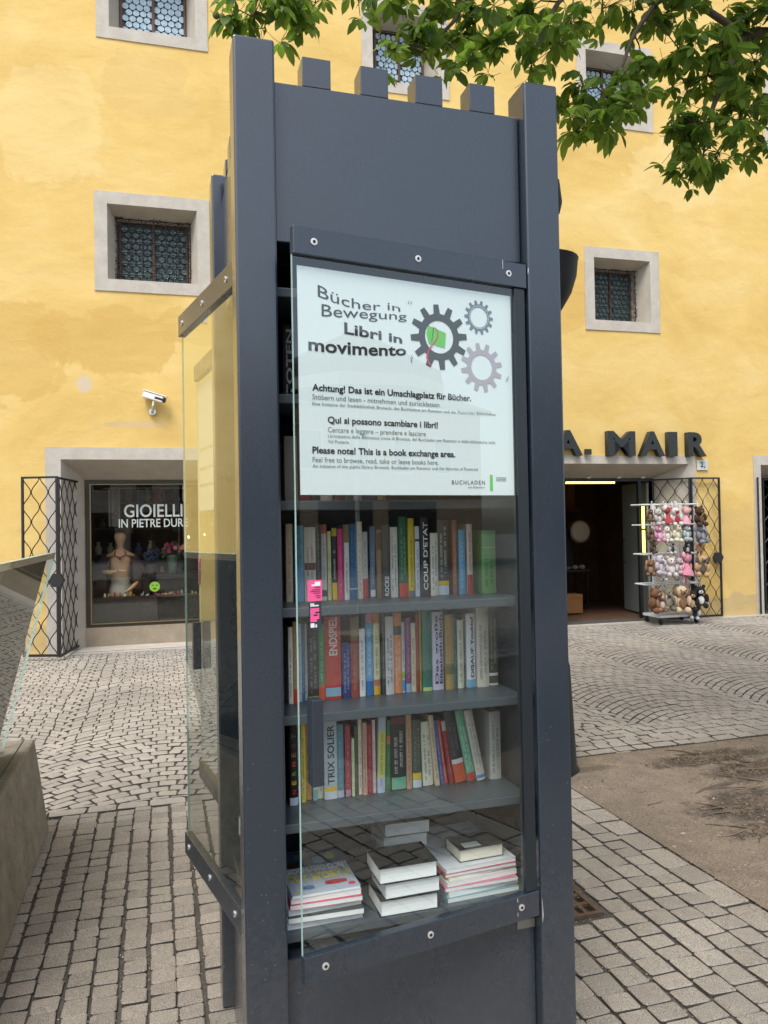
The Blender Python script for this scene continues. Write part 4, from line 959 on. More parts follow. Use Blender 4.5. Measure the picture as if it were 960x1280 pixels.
# ================================================================== BOOKS
SPY = 2.07
A = [(0.335, 0.02, 0.213), (0.357, 0.026, 0.208), (0.384, 0.033, 0.203), (0.417, 0.016, 0.211), (0.433, 0.016, 0.209), (0.451, 0.011, 0.191), (0.462, 0.016, 0.2), (0.478, 0.017, 0.197), (0.495, 0.015, 0.208), (0.511, 0.024, 0.21), (0.535, 0.016, 0.216), (0.551, 0.016, 0.187), (0.572, 0.016, 0.202), (0.589, 0.016, 0.193), (0.605, 0.024, 0.206), (0.629, 0.024, 0.199), (0.657, 0.026, 0.228), (0.683, 0.019, 0.223), (0.704, 0.015, 0.2), (0.720, 0.026, 0.225), (0.749, 0.024, 0.18), (0.775, 0.035, 0.217), (0.82, 0.015, 0.216), (0.837, 0.021, 0.188), (0.862, 0.018, 0.204), (0.91, 0.046, 0.184)]
Bk = [(0.333, 0.013, 0.206), (0.346, 0.012, 0.22), (0.362, 0.011, 0.211), (0.373, 0.009, 0.21), (0.382, 0.008, 0.21), (0.39, 0.029, 0.204), (0.419, 0.018, 0.207), (0.437, 0.046, 0.226), (0.485, 0.025, 0.151), (0.51, 0.023, 0.222), (0.535, 0.018, 0.188), (0.556, 0.021, 0.236), (0.578, 0.02, 0.237), (0.6, 0.009, 0.232), (0.61, 0.025, 0.219), (0.636, 0.025, 0.227), (0.661, 0.01, 0.199), (0.671, 0.017, 0.212), (0.688, 0.016, 0.195), (0.704, 0.01, 0.22), (0.714, 0.007, 0.231), (0.721, 0.029, 0.232), (0.752, 0.035, 0.223), (0.79, 0.027, 0.215), (0.817, 0.012, 0.2), (0.829, 0.02, 0.197), (0.849, 0.007, 0.208), (0.857, 0.028, 0.214), (0.887, 0.038, 0.235), (0.927, 0.031, 0.231)]
Ck = [(0.331, 0.024, 0.215), (0.357, 0.007, 0.217), (0.366, 0.013, 0.221), (0.379, 0.018, 0.208), (0.399, 0.013, 0.211), (0.413, 0.016, 0.212), (0.429, 0.037, 0.214), (0.466, 0.02, 0.2), (0.489, 0.016, 0.196), (0.507, 0.009, 0.158), (0.518, 0.01, 0.19), (0.528, 0.011, 0.211), (0.539, 0.013, 0.199), (0.553, 0.015, 0.193), (0.568, 0.01, 0.203), (0.58, 0.023, 0.214), (0.604, 0.016, 0.199), (0.621, 0.045, 0.212), (0.667, 0.018, 0.212), (0.686, 0.028, 0.191), (0.714, 0.032, 0.182), (0.748, 0.015, 0.202), (0.766, 0.011, 0.185), (0.779, 0.011, 0.184), (0.793, 0.014, 0.183), (0.809, 0.037, 0.208), (0.849, 0.026, 0.209), (0.877, 0.027, 0.209), (0.922, 0.036, 0.196)]
# (main colour, short look, text or '', bands [(z0,z1,colour)] as fractions, text colour)
DA_ = [((205, 190, 160), 'beige paperback with reddish lettering', '', [], (150, 70, 50)), ((70, 140, 160), 'teal blue paperback', '', [(0, .45, (95, 155, 190))], (40, 80, 110)), ((205, 202, 195), 'wide pale grey paperback with dark emblem', '', [(.42, .52, (60, 60, 62))], (150, 90, 90)),
 ((70, 75, 72), 'charcoal paperback', '', [], (150, 150, 140)), ((200, 200, 195), 'off white paperback with red top', '', [(.88, 1, (190, 90, 75)), (.05, .14, (60, 60, 60))], (120, 120, 120)), ((225, 222, 165), 'slim pale yellow paperback', '', [], (120, 120, 80)),
 ((38, 36, 38), 'black paperback with yellow top and foot', '', [(.88, 1, (200, 185, 60)), (0, .24, (235, 195, 40))], (225, 225, 220)), ((220, 60, 130), 'magenta pink paperback', '', [], (240, 150, 190)), ((225, 225, 220), 'white paperback with olive top', '', [(.76, 1, (140, 125, 70))], (40, 40, 40)),
 ((35, 95, 140), 'blue hardback', '', [(.13, .15, (180, 205, 215))], (90, 150, 185)), ((222, 218, 200), 'slim cream paperback', '', [], (190, 90, 80)), ((195, 195, 188), 'pale grey paperback with red foot', '', [(0, .3, (185, 60, 60))], (120, 120, 118)),
 ((95, 120, 145), 'dusty blue book with white label', '', [(.02, .12, (225, 230, 228))], (190, 205, 215)), ((130, 105, 75), 'tan brown book', '', [(.7, .95, (80, 60, 45))], (190, 165, 120)), ((55, 58, 60), 'charcoal book with white lettering', 'ROCKE', [], (228, 228, 225)),
 ((220, 218, 210), 'cream hardback with grey lettering', '', [], (80, 80, 78)), ((45, 110, 80), 'green book with red foot', '', [(0, .17, (220, 75, 60))], (150, 190, 120)), ((220, 195, 50), 'yellow paperback', '', [(0, .08, (120, 120, 130))], (90, 80, 30)),
 ((215, 222, 232), 'ice white paperback', '', [(.78, .82, (60, 60, 70))], (90, 110, 150)), ((42, 44, 44), 'black book with white lettering', 'COUP D\'ETAT', [], (235, 235, 232)), ((225, 222, 208), 'cream paperback with scrawled lettering', '', [], (70, 75, 70)),
 ((62, 66, 66), 'dark grey book with yellow and white label', '', [(.0, .13, (215, 225, 235)), (.13, .19, (235, 190, 40))], (205, 205, 200)), ((150, 95, 75), 'slim red brown paperback', '', [], (215, 170, 110)), ((95, 165, 205), 'sky blue paperback', '', [], (200, 225, 235)),
 ((215, 200, 185), 'cream paperback with red foot', '', [(0, .28, (180, 50, 50))], (150, 60, 50)), ((110, 175, 95), 'wide leaf green hardback', '', [(.72, .74, (150, 200, 120))], (60, 100, 60))]
DB_ = [((235, 232, 215), 'cream white paperback', '', [], (50, 50, 50)), ((185, 165, 115), 'tan paperback with red foot', '', [(0, .18, (225, 65, 40))], (200, 90, 60)), ((190, 205, 215), 'pale blue white paperback', '', [], (50, 70, 110)), ((55, 105, 150), 'slim blue paperback', '', [], (150, 190, 215)), ((195, 198, 195), 'slim silver grey paperback', '', [], (90, 90, 90)),
 ((42, 42, 40), 'black paperback with silver lettering', '', [(0, .06, (190, 190, 80))], (165, 168, 165)), ((75, 145, 90), 'green paperback with red foot', '', [(0, .2, (225, 90, 60))], (190, 220, 180)), ((205, 62, 52), 'thick red hardback with white capitals', 'ENDSPIEL', [(.03, .14, (150, 195, 215))], (238, 235, 228)),
 ((45, 55, 125), 'short navy blue book', '', [], (170, 180, 220)), ((160, 75, 65), 'brown red book with olive top', '', [(.7, 1, (130, 120, 75))], (200, 140, 120)), ((238, 238, 235), 'plain white paperback', '', [], (110, 110, 110)), ((110, 175, 220), 'light blue paperback with pink top', '', [(.86, 1, (215, 130, 150)), (0, .17, (45, 120, 190))], (225, 240, 245)),
 ((232, 228, 180), 'pale yellow paperback with orange top', '', [(.84, 1, (215, 130, 60)), (0, .10, (240, 185, 40)), (.1, .18, (205, 130, 100))], (70, 70, 80)), ((55, 55, 58), 'thin charcoal book', '', [], (170, 170, 165)), ((205, 206, 208), 'silver grey hardback', '', [], (90, 60, 60)), ((225, 145, 95), 'orange hardback', '', [(.72, .84, (70, 70, 70))], (245, 225, 200)),
 ((200, 205, 210), 'thin multicoloured paperback', '', [(.2, .3, (150, 190, 80)), (.02, .18, (60, 160, 215))], (60, 80, 130)), ((135, 80, 120), 'purple paperback with pale blue foot', '', [(0, .12, (150, 180, 205))], (200, 150, 190)), ((222, 212, 185), 'sand cream paperback', '', [], (180, 70, 50)), ((150, 62, 50), 'thin brick red book', '', [], (210, 140, 110)),
 ((190, 150, 50), 'very thin ochre book', '', [], (120, 90, 30)), ((50, 125, 110), 'teal green hardback', '', [(0, .05, (190, 215, 140))], (140, 80, 60)), ((210, 205, 225), 'lavender white hardback with pink label', 'Das große Elisabeth-Buch', [], (60, 60, 95)), ((175, 150, 95), 'golden tan book', '', [(.2, .35, (120, 120, 80))], (210, 130, 60)),
 ((60, 115, 120), 'dark teal paperback', '', [], (140, 180, 180)), ((220, 218, 195), 'short pale cream paperback', '', [], (100, 110, 90)), ((105, 95, 90), 'thin brown book', '', [], (160, 150, 140)), ((232, 235, 238), 'white book with black lettering, blue label', 'DISAUF Youblaf', [(0, .11, (125, 185, 215))], (35, 35, 45)),
 ((220, 215, 200), 'widest cream hardback', '', [], (130, 120, 100)), ((92, 88, 72), 'olive brown hardback with white foot', '', [(0, .03, (225, 225, 220)), (.12, .16, (230, 230, 225))], (170, 170, 140))]
DC_ = [((22, 22, 24), 'black book with multicoloured capitals', 'NERNEST', [(0, .10, (215, 220, 235))], (235, 120, 60)), ((230, 230, 228), 'thin white paperback', '', [], (120, 120, 120)), ((235, 220, 80), 'yellow paperback', '', [], (60, 60, 40)), ((205, 150, 85), 'orange tan paperback', '', [], (130, 80, 40)), ((215, 225, 200), 'pale green paperback with teal foot', '', [(0, .14, (130, 195, 205))], (80, 110, 80)),
 ((225, 230, 200), 'pale lime white hardback', '', [], (70, 80, 70)), ((190, 208, 215), 'thick ice blue hardback', 'TRIX SOLIER', [(.0, .10, (225, 228, 240)), (.10, .16, (240, 200, 50))], (50, 58, 66)), ((100, 150, 165), 'grey teal hardback', '', [(0, .10, (200, 205, 215))], (160, 190, 200)), ((180, 60, 80), 'crimson pink paperback', '', [(0, .1, (200, 150, 170))], (225, 150, 160)),
 ((225, 230, 185), 'short pale yellow green paperback', '', [], (100, 110, 80)), ((75, 90, 65), 'thin olive book', '', [], (140, 150, 110)), ((235, 225, 200), 'thin ivory paperback', '', [], (90, 60, 50)), ((215, 170, 150), 'peach paperback', '', [], (150, 90, 80)), ((165, 45, 60), 'deep crimson hardback', '', [], (210, 120, 120)), ((228, 215, 200), 'thin cream book with red lettering', '', [], (190, 50, 50)),
 ((195, 205, 225), 'pale blue book dotted with yellow', '', [(.2, .8, (215, 215, 110))], (120, 120, 70)), ((60, 120, 70), 'leaf green paperback with orange band', '', [(.66, .78, (190, 110, 80))], (130, 180, 130)), ((45, 48, 44), 'thick black book with green picture at foot', '', [(.88, .97, (120, 60, 60)), (.02, .18, (110, 180, 150))], (215, 215, 210)), ((205, 165, 130), 'slim peach tan paperback', '', [], (130, 90, 70)),
 ((88, 95, 80), 'olive grey book with yellow and white label', '', [(0, .12, (215, 225, 235)), (.12, .22, (235, 200, 50))], (150, 155, 135)), ((226, 226, 205), 'off white book leaning slightly', '', [], (70, 80, 70)), ((215, 195, 165), 'thin tan book leaning left', '', [], (120, 90, 70)), ((65, 95, 165), 'thin blue book leaning left', '', [], (180, 195, 230)), ((215, 95, 75), 'thin orange red book leaning left', '', [], (245, 200, 190)),
 ((155, 45, 50), 'dark red book leaning left', '', [(.84, 1, (190, 180, 160))], (220, 150, 150)), ((58, 56, 58), 'charcoal book leaning left with red orange foot', '', [(0, .26, (205, 85, 50)), (.26, .33, (225, 220, 215))], (120, 118, 115)), ((120, 185, 150), 'mint green book leaning left with red foot', '', [(0, .12, (195, 60, 55))], (215, 235, 220)), ((210, 205, 195), 'stone grey book leaning left with blue label', '', [(.03, .08, (60, 145, 200))], (150, 145, 135)),
 ((195, 195, 188), 'upright pale grey hardback at the right end', '', [], (90, 90, 88))]
LEAN = {'C': {15: .03, 16: .04, 20: -.03, 21: -.09, 22: -.11, 23: -.12, 24: -.14, 25: -.165, 26: -.185, 27: -.19}, 'A': {}, 'B': {}}
PAGES = mat('book_pages', s2l((228, 222, 205)), .8)
def book(name_label, x, w, h, z, rgb, txt, bands, tc, lean=0, depth=.145, yoff=0., rsd=0):
    rr = random.Random(rsd); t = thing('book', name_label, 'book', (x, SPY+yoff, z), 0, 'books standing on the cabinet shelves')
    t.rotation_euler = (0, lean, 0)
    if lean < 0: t.location.z += .0006
    w = w-.0012; mt = flat(rgb, .42)
    mb = MB(); cth = .0014; n = 5
    # cover: slightly rounded spine with two boards
    sp = [(w*k/n, -.0022*sin(pi*k/n)*min(1.6, w/.015), 0) for k in range(n+1)]
    vs = [(a, b, zz) for zz in (0, h) for a, b, _ in sp]; mb.add(vs, [(k, k+1, n+1+k+1, n+1+k) for k in range(n)])
    mb.box(0, cth, .0001, depth, 0, h); mb.box(w-cth, w, .0001, depth, 0, h); mb.box(cth, w-cth, .0002, .0014, 0, h)
    obj('cover', mb, mt, t)
    mb = MB(); mb.box(cth+.0002, w-cth-.0002, .0016, depth-.004, .002, h-.003); obj('pages', mb, PAGES, t)
    def on(u): return -.0022*sin(pi*u)*min(1.6, w/.015)
    for (a, b, c) in bands:
        mb = MB(); e = .0003
        mb.add([(w*(.02+.96*k/n), on(.02+.96*k/n)-e, zz) for zz in (a*h+.0005, b*h-.0005) for k in range(n+1)], [(k, k+1, n+1+k+1, n+1+k) for k in range(n)])
        obj('spine_band', mb, flat(c, .45), t)
    lt = flat(tc, .5); yb = -.0022*min(1.6, w/.015)-.0006
    hi = max([b for a, b, c in bands if b < .5] or [0]); lo_free = max(.08, hi+.03); top_free = min([a for a, b, c in bands if a > .6] or [1])-.04
    if txt:
        L = (top_free-lo_free)*h*(.98 if len(txt) < 12 else 1.0)
        if txt == 'ROCKE': L = .055; lo_free = .03
        if txt == 'ENDSPIEL': L = .105; lo_free = .53
        cap = w*(.50 if len(txt) < 14 else .32)
        if txt == 'NERNEST':
            cols = [(205, 50, 50), (230, 190, 50), (110, 170, 60), (215, 90, 50), (160, 120, 90), (110, 60, 50), (130, 130, 130)]
            for k, ch in enumerate(txt):
                me = text_mesh(ch, -cap*.5, cap*.5, -cap*.5, cap, bold=.02, material=flat(cols[k])); me.transform(Matrix.Rotation(-pi/2, 4, 'Y'))
                link('lettering', me, t, loc=(w*.5, yb, h*(.17+k*.115)))
        else:
            cap = w*.27 if 'Das gro' in txt else cap
            parts = [txt] if 'Das gro' not in txt else ['Das große', 'Elisabeth-Buch']
            for q, s_ in enumerate(parts):
                me = text_mesh(s_, 0, L, 0, cap, bold=.02 if cap > .006 else .01, material=lt); me.transform(Matrix.Rotation(-pi/2, 4, 'Y'))
                link('lettering', me, t, loc=(w*(.75 if len(parts) == 1 else .5+.38*q), yb, lo_free*h))
    else:
        mb = MB(); cx = w*.5; lines = 2 if w > .022 else 1
        for q in range(lines):
            z_ = h*(lo_free+.02+.06*q); zend = h*(lo_free+(top_free-lo_free)*rr.uniform(.7, .95)); hw = w*.17 if lines == 1 else w*.11; cc = cx+(q-.5*(lines-1))*w*.36
            while z_ < zend:
                l = rr.uniform(.0016, .0034)
                if rr.random() < .16: z_ += .005; continue
                k_ = rr.random()
                mb.quad((cc-hw, yb, z_), (cc+hw*rr.uniform(.6, 1), yb, z_), (cc+hw*rr.uniform(.6, 1), yb, z_+l*.35), (cc-hw, yb, z_+l*.35))
                if k_ > .4: mb.quad((cc-hw, yb, z_+l*.35), (cc-hw*.6, yb, z_+l*.35), (cc-hw*.6, yb, z_+l), (cc-hw, yb, z_+l))
                z_ += l*1.25
        if mb.v: obj('lettering', mb, lt, t)
    return t
used_labels = set()
for key, geo, desc, z, shn in (('A', A, DA_, 1.395, 'top book row'), ('B', Bk, DB_, 1.124, 'middle book row'), ('C', Ck, DC_, .853, 'lowest book row')):
    assert len(geo) == len(desc), (key, len(geo), len(desc))
    for i, ((x, w, h), (rgb, lb, txt, bands, tc)) in enumerate(zip(geo, desc)):
        nb = 'at the left end' if i == 0 else 'right of the '+' '.join(desc[i-1][1].split(' with ')[0].split(' leaning')[0].split(' at ')[0].split()[-3:])
        L = f'{lb}, {nb}, {shn}'
        if len(L.replace('-', ' ').split()) > 16: L = f'{lb}, {shn}'
        if L in used_labels: L = f'{lb}, {shn}, right of the {desc[i-1][0]}'
        used_labels.add(L)
        yo = random.uniform(-.006, .008)
        if key == 'C' and i == 0 or key == 'B' and i < 2: yo = -.02
        book(L, x+(.0 if LEAN[key].get(i, 0) >= 0 else .004), w, min(h, .243), z+.0002, rgb, txt, bands, tc, lean=LEAN[key].get(i, 0), yoff=yo, rsd=i*7+ord(key))
# pink publisher label on the lavender book is a spine band of its own
# row behind the poster, seen in the gap beside the post and under the poster edge
x = .334
E_ = [((190, 182, 170), 'pale stone paperback'), ((150, 40, 48), 'dark red paperback'), ((60, 66, 70), 'slate paperback'), ((205, 200, 185), 'ivory paperback'), ((120, 60, 60), 'maroon paperback'), ((90, 110, 90), 'sage paperback'), ((190, 190, 188), 'silver paperback'), ((70, 80, 120), 'indigo paperback'), ((200, 170, 110), 'mustard paperback'), ((80, 40, 40), 'oxblood paperback')]
for i, (rgb, lb) in enumerate(E_):
    w = .018+random.random()*.02; 
    book(f'{lb} on the shelf just behind the lower part of the poster', x, w, random.uniform(.18, .22), 1.6662, rgb, '', [], (190, 190, 185), rsd=200+i); x += w+.003
book('black book with white capitals on the shelf high behind the poster', .334, .035, .215, 1.9372, (20, 22, 24), 'TOTEN', [], (220, 220, 215), rsd=300)
book('brown book beside the black one high behind the poster', .372, .03, .2, 1.9372, (70, 50, 45), '', [], (190, 180, 160), rsd=301)

# ---- lying books and magazines in the bottom compartment
def lying(label, loc, rz, w, d, th, cover, name='book', pages=PAGES, group='books and magazines lying in the bottom compartment', soft=False, cat='book'):
    t = thing(name, label, cat, loc, rz, group); c = .0016 if not soft else .0004; mb = MB()
    mb.box(0, w, 0, d, 0, c); mb.box(0, w, 0, d, th-c, th)
    if soft: mb.box(-.0004, .0004, 0, d, c, th-c)
    else:
        mb.box(w-.0016, w, 0, d, c, th-c) if False else mb.box(0, w, d-.0016, d, c, th-c)
    obj('cover', mb, flat(cover, .4), t)
    n = 4; mb = MB(); i_ = .003 if not soft else .0008
    # page block with a slightly hollow fore edge toward the front
    ys = [i_+.003*sin(pi*k/n)*(0 if soft else 1) for k in range(n+1)]; zs = [c+(th-2*c)*k/n for k in range(n+1)]
    vs = [(xx, yy, zz) for xx in (i_, w-i_) for yy, zz in zip(ys, zs)]+[(xx, d-.002, zz) for xx in (i_, w-i_) for zz in (zs[0], zs[-1])]
    mb.add(vs, [(k, n+1+k, n+2+k, k+1) for k in range(n)]); b_ = 2*(n+1)
    mb.add([vs[0], vs[n], vs[b_+1], vs[b_]], [(0, 1, 2, 3)]); mb.add([vs[n+1], vs[2*n+1], vs[b_+3], vs[b_+2]], [(0, 3, 2, 1)])
    obj('pages', mb, pages, t); return t
FZ = .5822
WP = mat('white_pages', s2l((235, 238, 236)), .75)
# three white page blocks, pages outwards
lying('white edged hardback lying lowest in the stack of three, bottom compartment', (.543, 1.925, FZ), .0, .160, .13, .042, (20, 22, 24), pages=WP)
lying('white edged hardback in the middle of the stack of three', (.556, 1.925, FZ+.0425), .03, .155, .13, .041, (24, 26, 28), pages=WP)
lying('white edged hardback on top of the stack of three', (.541, 1.925, FZ+.084), .01, .162, .13, .041, (18, 19, 21), pages=WP)
# back stack
for k, (th, c, lb) in enumerate(((.04, (90, 92, 90), 'grey book lowest of the rear stack in the bottom compartment'), (.036, (60, 60, 62), 'dark grey book in the middle of the rear stack'), (.04, (150, 145, 130), 'tan grey book third up in the rear stack'), (.038, (120, 118, 110), 'pale brown book topping the rear stack'))):
    lying(lb, (.612+.005*(k % 2), 2.13, FZ+[0, .0405, .077, .1175][k]+.0), .03*(-1)**k, .138, .12, th, c, pages=WP)
# magazines left
zz = FZ
mags = [((225, 228, 226), 'white magazine at the very bottom of the left pile'), ((60, 70, 66), 'dark green magazine second from bottom in the left pile'), ((215, 220, 222), 'pale magazine in the middle of the left pile'), ((205, 70, 85), 'red edged magazine fourth up in the left pile'), ((200, 208, 218), 'pale blue magazine just under the top comic'), ((170, 182, 195), 'grey blue comic magazine with yellow title on top of left pile')]
for k, (c, lb) in enumerate(mags):
    th = (.018, .014, .016, .012, .013, .008)[k]
    t = lying(lb, (.300+.003*k, 1.935+(.004, -.004, .006, 0, .005, .002)[k], zz), (.02, -.03, .03, -.02, .0, .03)[k], .200-.004*k, .262, th, c, 'magazine', WP, soft=True, cat='magazine')
    zz += th+.0006
    if k == 5:
        def flat_text(s_, a, b, y_, cap, mt, dz):
            me = text_mesh(s_, a, b, 0, cap, bold=.03, material=mt); me.transform(Matrix.Rotation(-pi/2, 4, 'X')); link('lettering', me, t, loc=(0, y_, th+dz))
        mb = MB()
        mb.quad((.002, .155, th+.0004), (.186, .155, th+.0004), (.186, .258, th+.0004), (.002, .258, th+.0004)); obj('cover_picture', mb, mat('cover_sky', s2l((60, 80, 110)), .4, var=.6, vscale=25), t)
        for (a, b, c_, d_, rgb) in ((.01, .06, .15, .19, (60, 40, 35)), (.09, .13, .16, .21, (90, 160, 190)), (.13, .165, .18, .225, (190, 190, 70)), (.04, .10, .2, .24, (110, 120, 100)), (.03, .07, .02, .045, (70, 110, 170)), (.085, .165, .03, .055, (180, 50, 60)), (.15, .175, .012, .03, (205, 60, 90)), (.01, .03, .01, .02, (190, 190, 60))):
            mb = MB(); n = 8; mb.add([((a+b)/2+(b-a)/2*cos(2*pi*q/n)*(1 if q % 2 else .75), (c_+d_)/2+(d_-c_)/2*sin(2*pi*q/n), th+.0008) for q in range(n)], [tuple(range(n))]); obj('cover_patch', mb, flat(rgb, .4), t)
        flat_text('GIOCHIAMO CON', .006, .168, .120, .030, flat((240, 240, 240)), .0010); flat_text('TOY STORY 3', .006, .172, .070, .038, flat((240, 220, 40)), .0010)
# magazines right
zz = FZ
for k, (c, lb) in enumerate((((120, 160, 165), 'teal spined magazine at the bottom of the right pile'), ((225, 228, 230), 'white magazine second up in the right pile'), ((205, 120, 140), 'pink printed magazine third up in the right pile'), ((222, 224, 228), 'pale magazine fourth up in the right pile'), ((215, 195, 110), 'yellow edged magazine fifth up in the right pile'), ((180, 80, 100), 'crimson edged magazine sixth up in the right pile'), ((212, 216, 222), 'pale grey magazine on top under the thick paperback'))):
    th = (.012, .014, .010, .013, .009, .008, .011)[k]
    lying(lb, (.735+(.0, .006, -.004, .003, .008, 0, .004)[k], 1.94+.003*k, zz), (.05, .12, .02, .10, .15, .06, .09)[k]*.8, .215, .28, th, c, 'magazine', WP, soft=True, cat='magazine'); zz += th+.0006
t = lying('thick cream paged paperback lying on the right magazine pile', (.790, 1.985, zz), .05, .135, .10, .034, (70, 68, 64), pages=PAGES)
mb = MB(); mb.box(.02, .07, .01, .04, .0342, .0348); obj('cover_label', mb, flat((205, 210, 205)), t)
# objects in the side compartment
t = thing('crumpled_booklet', 'crumpled grey booklet behind the open left glass door', 'booklet', (.285, 2.40, .5822))
mb = MB(); nn = 7; rr_ = random.Random(4)
vs = [(.02*i+.0, .03*j, .10+.05*sin(i*1.1+j)+rr_.uniform(-.008, .008)-.008*i) for j in range(nn) for i in range(nn)]; mb.add(vs, [(j*nn+i, j*nn+i+1, (j+1)*nn+i+1, (j+1)*nn+i) for j in range(nn-1) for i in range(nn-1)])
obj('sheet', mb, flat((120, 122, 118)), t, smooth=True)
lying('grey folded brochure leaning inside the left compartment', (.285, 2.40, FZ), .2, .13, .2, .06, (96, 98, 96), name='brochure', pages=WP, cat='brochure')

# ================================================================== DRAIN GRATE
t = thing('drain_grate', 'rusty cast iron drain grate set in the paving beside the cabinet', 'drain grate', (1.43, 2.775, 0))
RUST = mat('rusty_iron', s2l((92, 76, 62)), .75, .2, var=.35, vscale=30, bump=.5, bscale=90)
m = MB(); GWd, GD = .30, .34
m.box(0, GWd, 0, .02, -.02, .004); m.box(0, GWd, GD-.02, GD, -.02, .004); m.box(0, .02, .02, GD-.02, -.02, .004); m.box(GWd-.02, GWd, .02, GD-.02, -.02, .004); obj('rim', m, RUST, t)
for j in range(1, 4):
    m = MB(); yy = .02+(GD-.04)*j/4; m.box(.021, GWd-.021, yy-.011, yy+.011, -.02, .001); obj('cross_bar', m, RUST, t)
for j in range(4):
    for i in range(1, 6):
        m = MB(); xx = .02+(GWd-.04)*i/6; ya = .02+(GD-.04)*j/4+(.012 if j else .001); yb_ = .02+(GD-.04)*(j+1)/4-(.012 if j < 3 else .001)
        m.box(xx-.009, xx+.009, ya, yb_, -.02, -.001); obj('bar', m, RUST, t)
m = MB(); m.box(0, GWd, 0, GD, -.0115, -.0105); obj('sump', m, DARK, t)

# ================================================================== STONE BLOCK AND SLANTED GLASS BOARD (left)
BLK = mat('weathered_brown_grey', s2l((134, 127, 116)), .9, var=.34, vscale=9, bump=1., bscale=26)
t = thing('block_base', 'weathered brown grey block base under the slanted glass board', 'block', (-.575, 4.47, 0))
m = MB()
def prism(mb, pts0, pts1): 
    n = len(pts0); mb.add(list(pts0)+list(pts1), [tuple(range(n))[::-1], tuple(range(n, 2*n))]+[(k, (k+1) % n, n+(k+1) % n, n+k) for k in range(n)])
L0 = [(-1.2, -3.2, 0), (0, -3.2, 0), (0, 0, 0), (-1.2, 0, 0)]; L1 = [(-1.2, -3.2, .5), (-.055, -3.2, .5), (-.065, -.02, .5), (-1.2, -.02, .5)]
prism(m, L0, L1); o = obj('body', m, BLK, t, bevel=.012)
m = MB(); m.box(-.118, -.112, -3.2, -.02, .4995, .5012); obj('groove', m, DARK, t)
t = thing('slanted_glass_board', 'glossy dark information board with clear glass margin leaning out over the block', 'board', (-.77, 4.3, .5), math.atan2(-1.0, -.07)+pi)
# local: x along the board (towards -Y world is -x), built in plane spanned by run (x) and slant
def BP(u, s, off=0):    # u: distance from far edge toward the camera, s: 0..1 up the slant
    base = Vector((-.775, 4.30, .47)); top = Vector((-.515, 4.30, 1.487)); near = Vector((-.07, -1.0, -.012)).normalized()
    sl = top-base; nrm = near.cross(sl).normalized()
    return base+near*u+sl*s+nrm*off
t.location = (-.775, 4.3, .5); t.rotation_euler = (0, 0, 0)
org = Vector(t.location)
def slab(mb, u0, u1, s0, s1, a, b):
    P = [BP(u, s, o_)-org for o_ in (a, b) for u, s in ((u0, s0), (u1, s0), (u1, s1), (u0, s1))]; prism(mb, P[:4], P[4:])
nsign = (Vector((-.07, -1.0, 0)).normalized().cross(Vector((.26, 0, 1.0)))).normalized()
m = MB(); P = [BP(0, .0)-org, BP(1.9, 0)-org, BP(1.9, 1)-org, BP(0, 1)-org]; m.quad(*P)
sgn = 1 if nsign.x > 0 else -1     # outward = toward +X
m = MB(); m.quad(*[BP(u, s, .007*sgn)-org for u, s in ((0, 0), (1.9, 0), (1.9, 1), (0, 1))]); obj('pane', m, glass_mat('board_glass', (.95, .97, .96), k=.7), t)
m = MB(); slab(m, -.002, .0, 0, 1, -.006*sgn, .006*sgn); slab(m, 0, 1.9, 1, 1.003, -.006*sgn, .006*sgn); obj('pane_edge', m, EDGE, t)
m = MB(); slab(m, .17, 1.85, .02, .975, .001*sgn, .004*sgn); obj('dark_panel', m, mat('glossy_black_panel', s2l((30, 30, 32)), .5, spec=.2), t)
m = MB(); slab(m, .0, 1.9, .972, .998, -.0055*sgn, .0055*sgn); obj('top_rail', m, mat('pale_rail', s2l((176, 168, 158)), .4, .4), t)
for u in (.10, .9):
    m = MB(); slab(m, u, u+.05, -.02, .10, -.03*sgn, -.008*sgn); obj('clamp', m, STEEL, t)

# ================================================================== BLACK LAMP POST behind the cabinet
t = thing('lamp_post', 'black post with bowl shaped lamp half hidden behind the right corner post', 'lamp post', (2.41, 4.42, 0))
m = MB(); m.lathe([(.165, 0), (.165, .03), (.15, .05), (.12, .68), (.06, .9), (.05, 1.0)], n=24); obj('base', m, mat('black_paint', (.006, .007, .008), .6), t, smooth=True)
m = MB(); m.lathe([(.05, 1.0), (.045, 2.9), (.045, 2.95)], n=16); obj('shaft', m, mat('black_paint', (.006, .007, .008), .6), t, smooth=True)
m = MB(); m.lathe([(.05, 2.90), (.12, 2.97), (.18, 3.07), (.215, 3.18), (.225, 3.28), (.23, 3.29), (.215, 3.285), (.0, 3.28)], n=28); obj('bowl', m, mat('black_paint', (.006, .007, .008), .6), t, smooth=True)
m = MB(); m.lathe([(.035, 3.28), (.035, 3.55), (.12, 3.60), (.135, 3.66), (.12, 3.80), (.02, 3.86), (.0, 3.90)], n=20); obj('finial', m, mat('black_paint', (.006, .007, .008), .6), t, smooth=True)

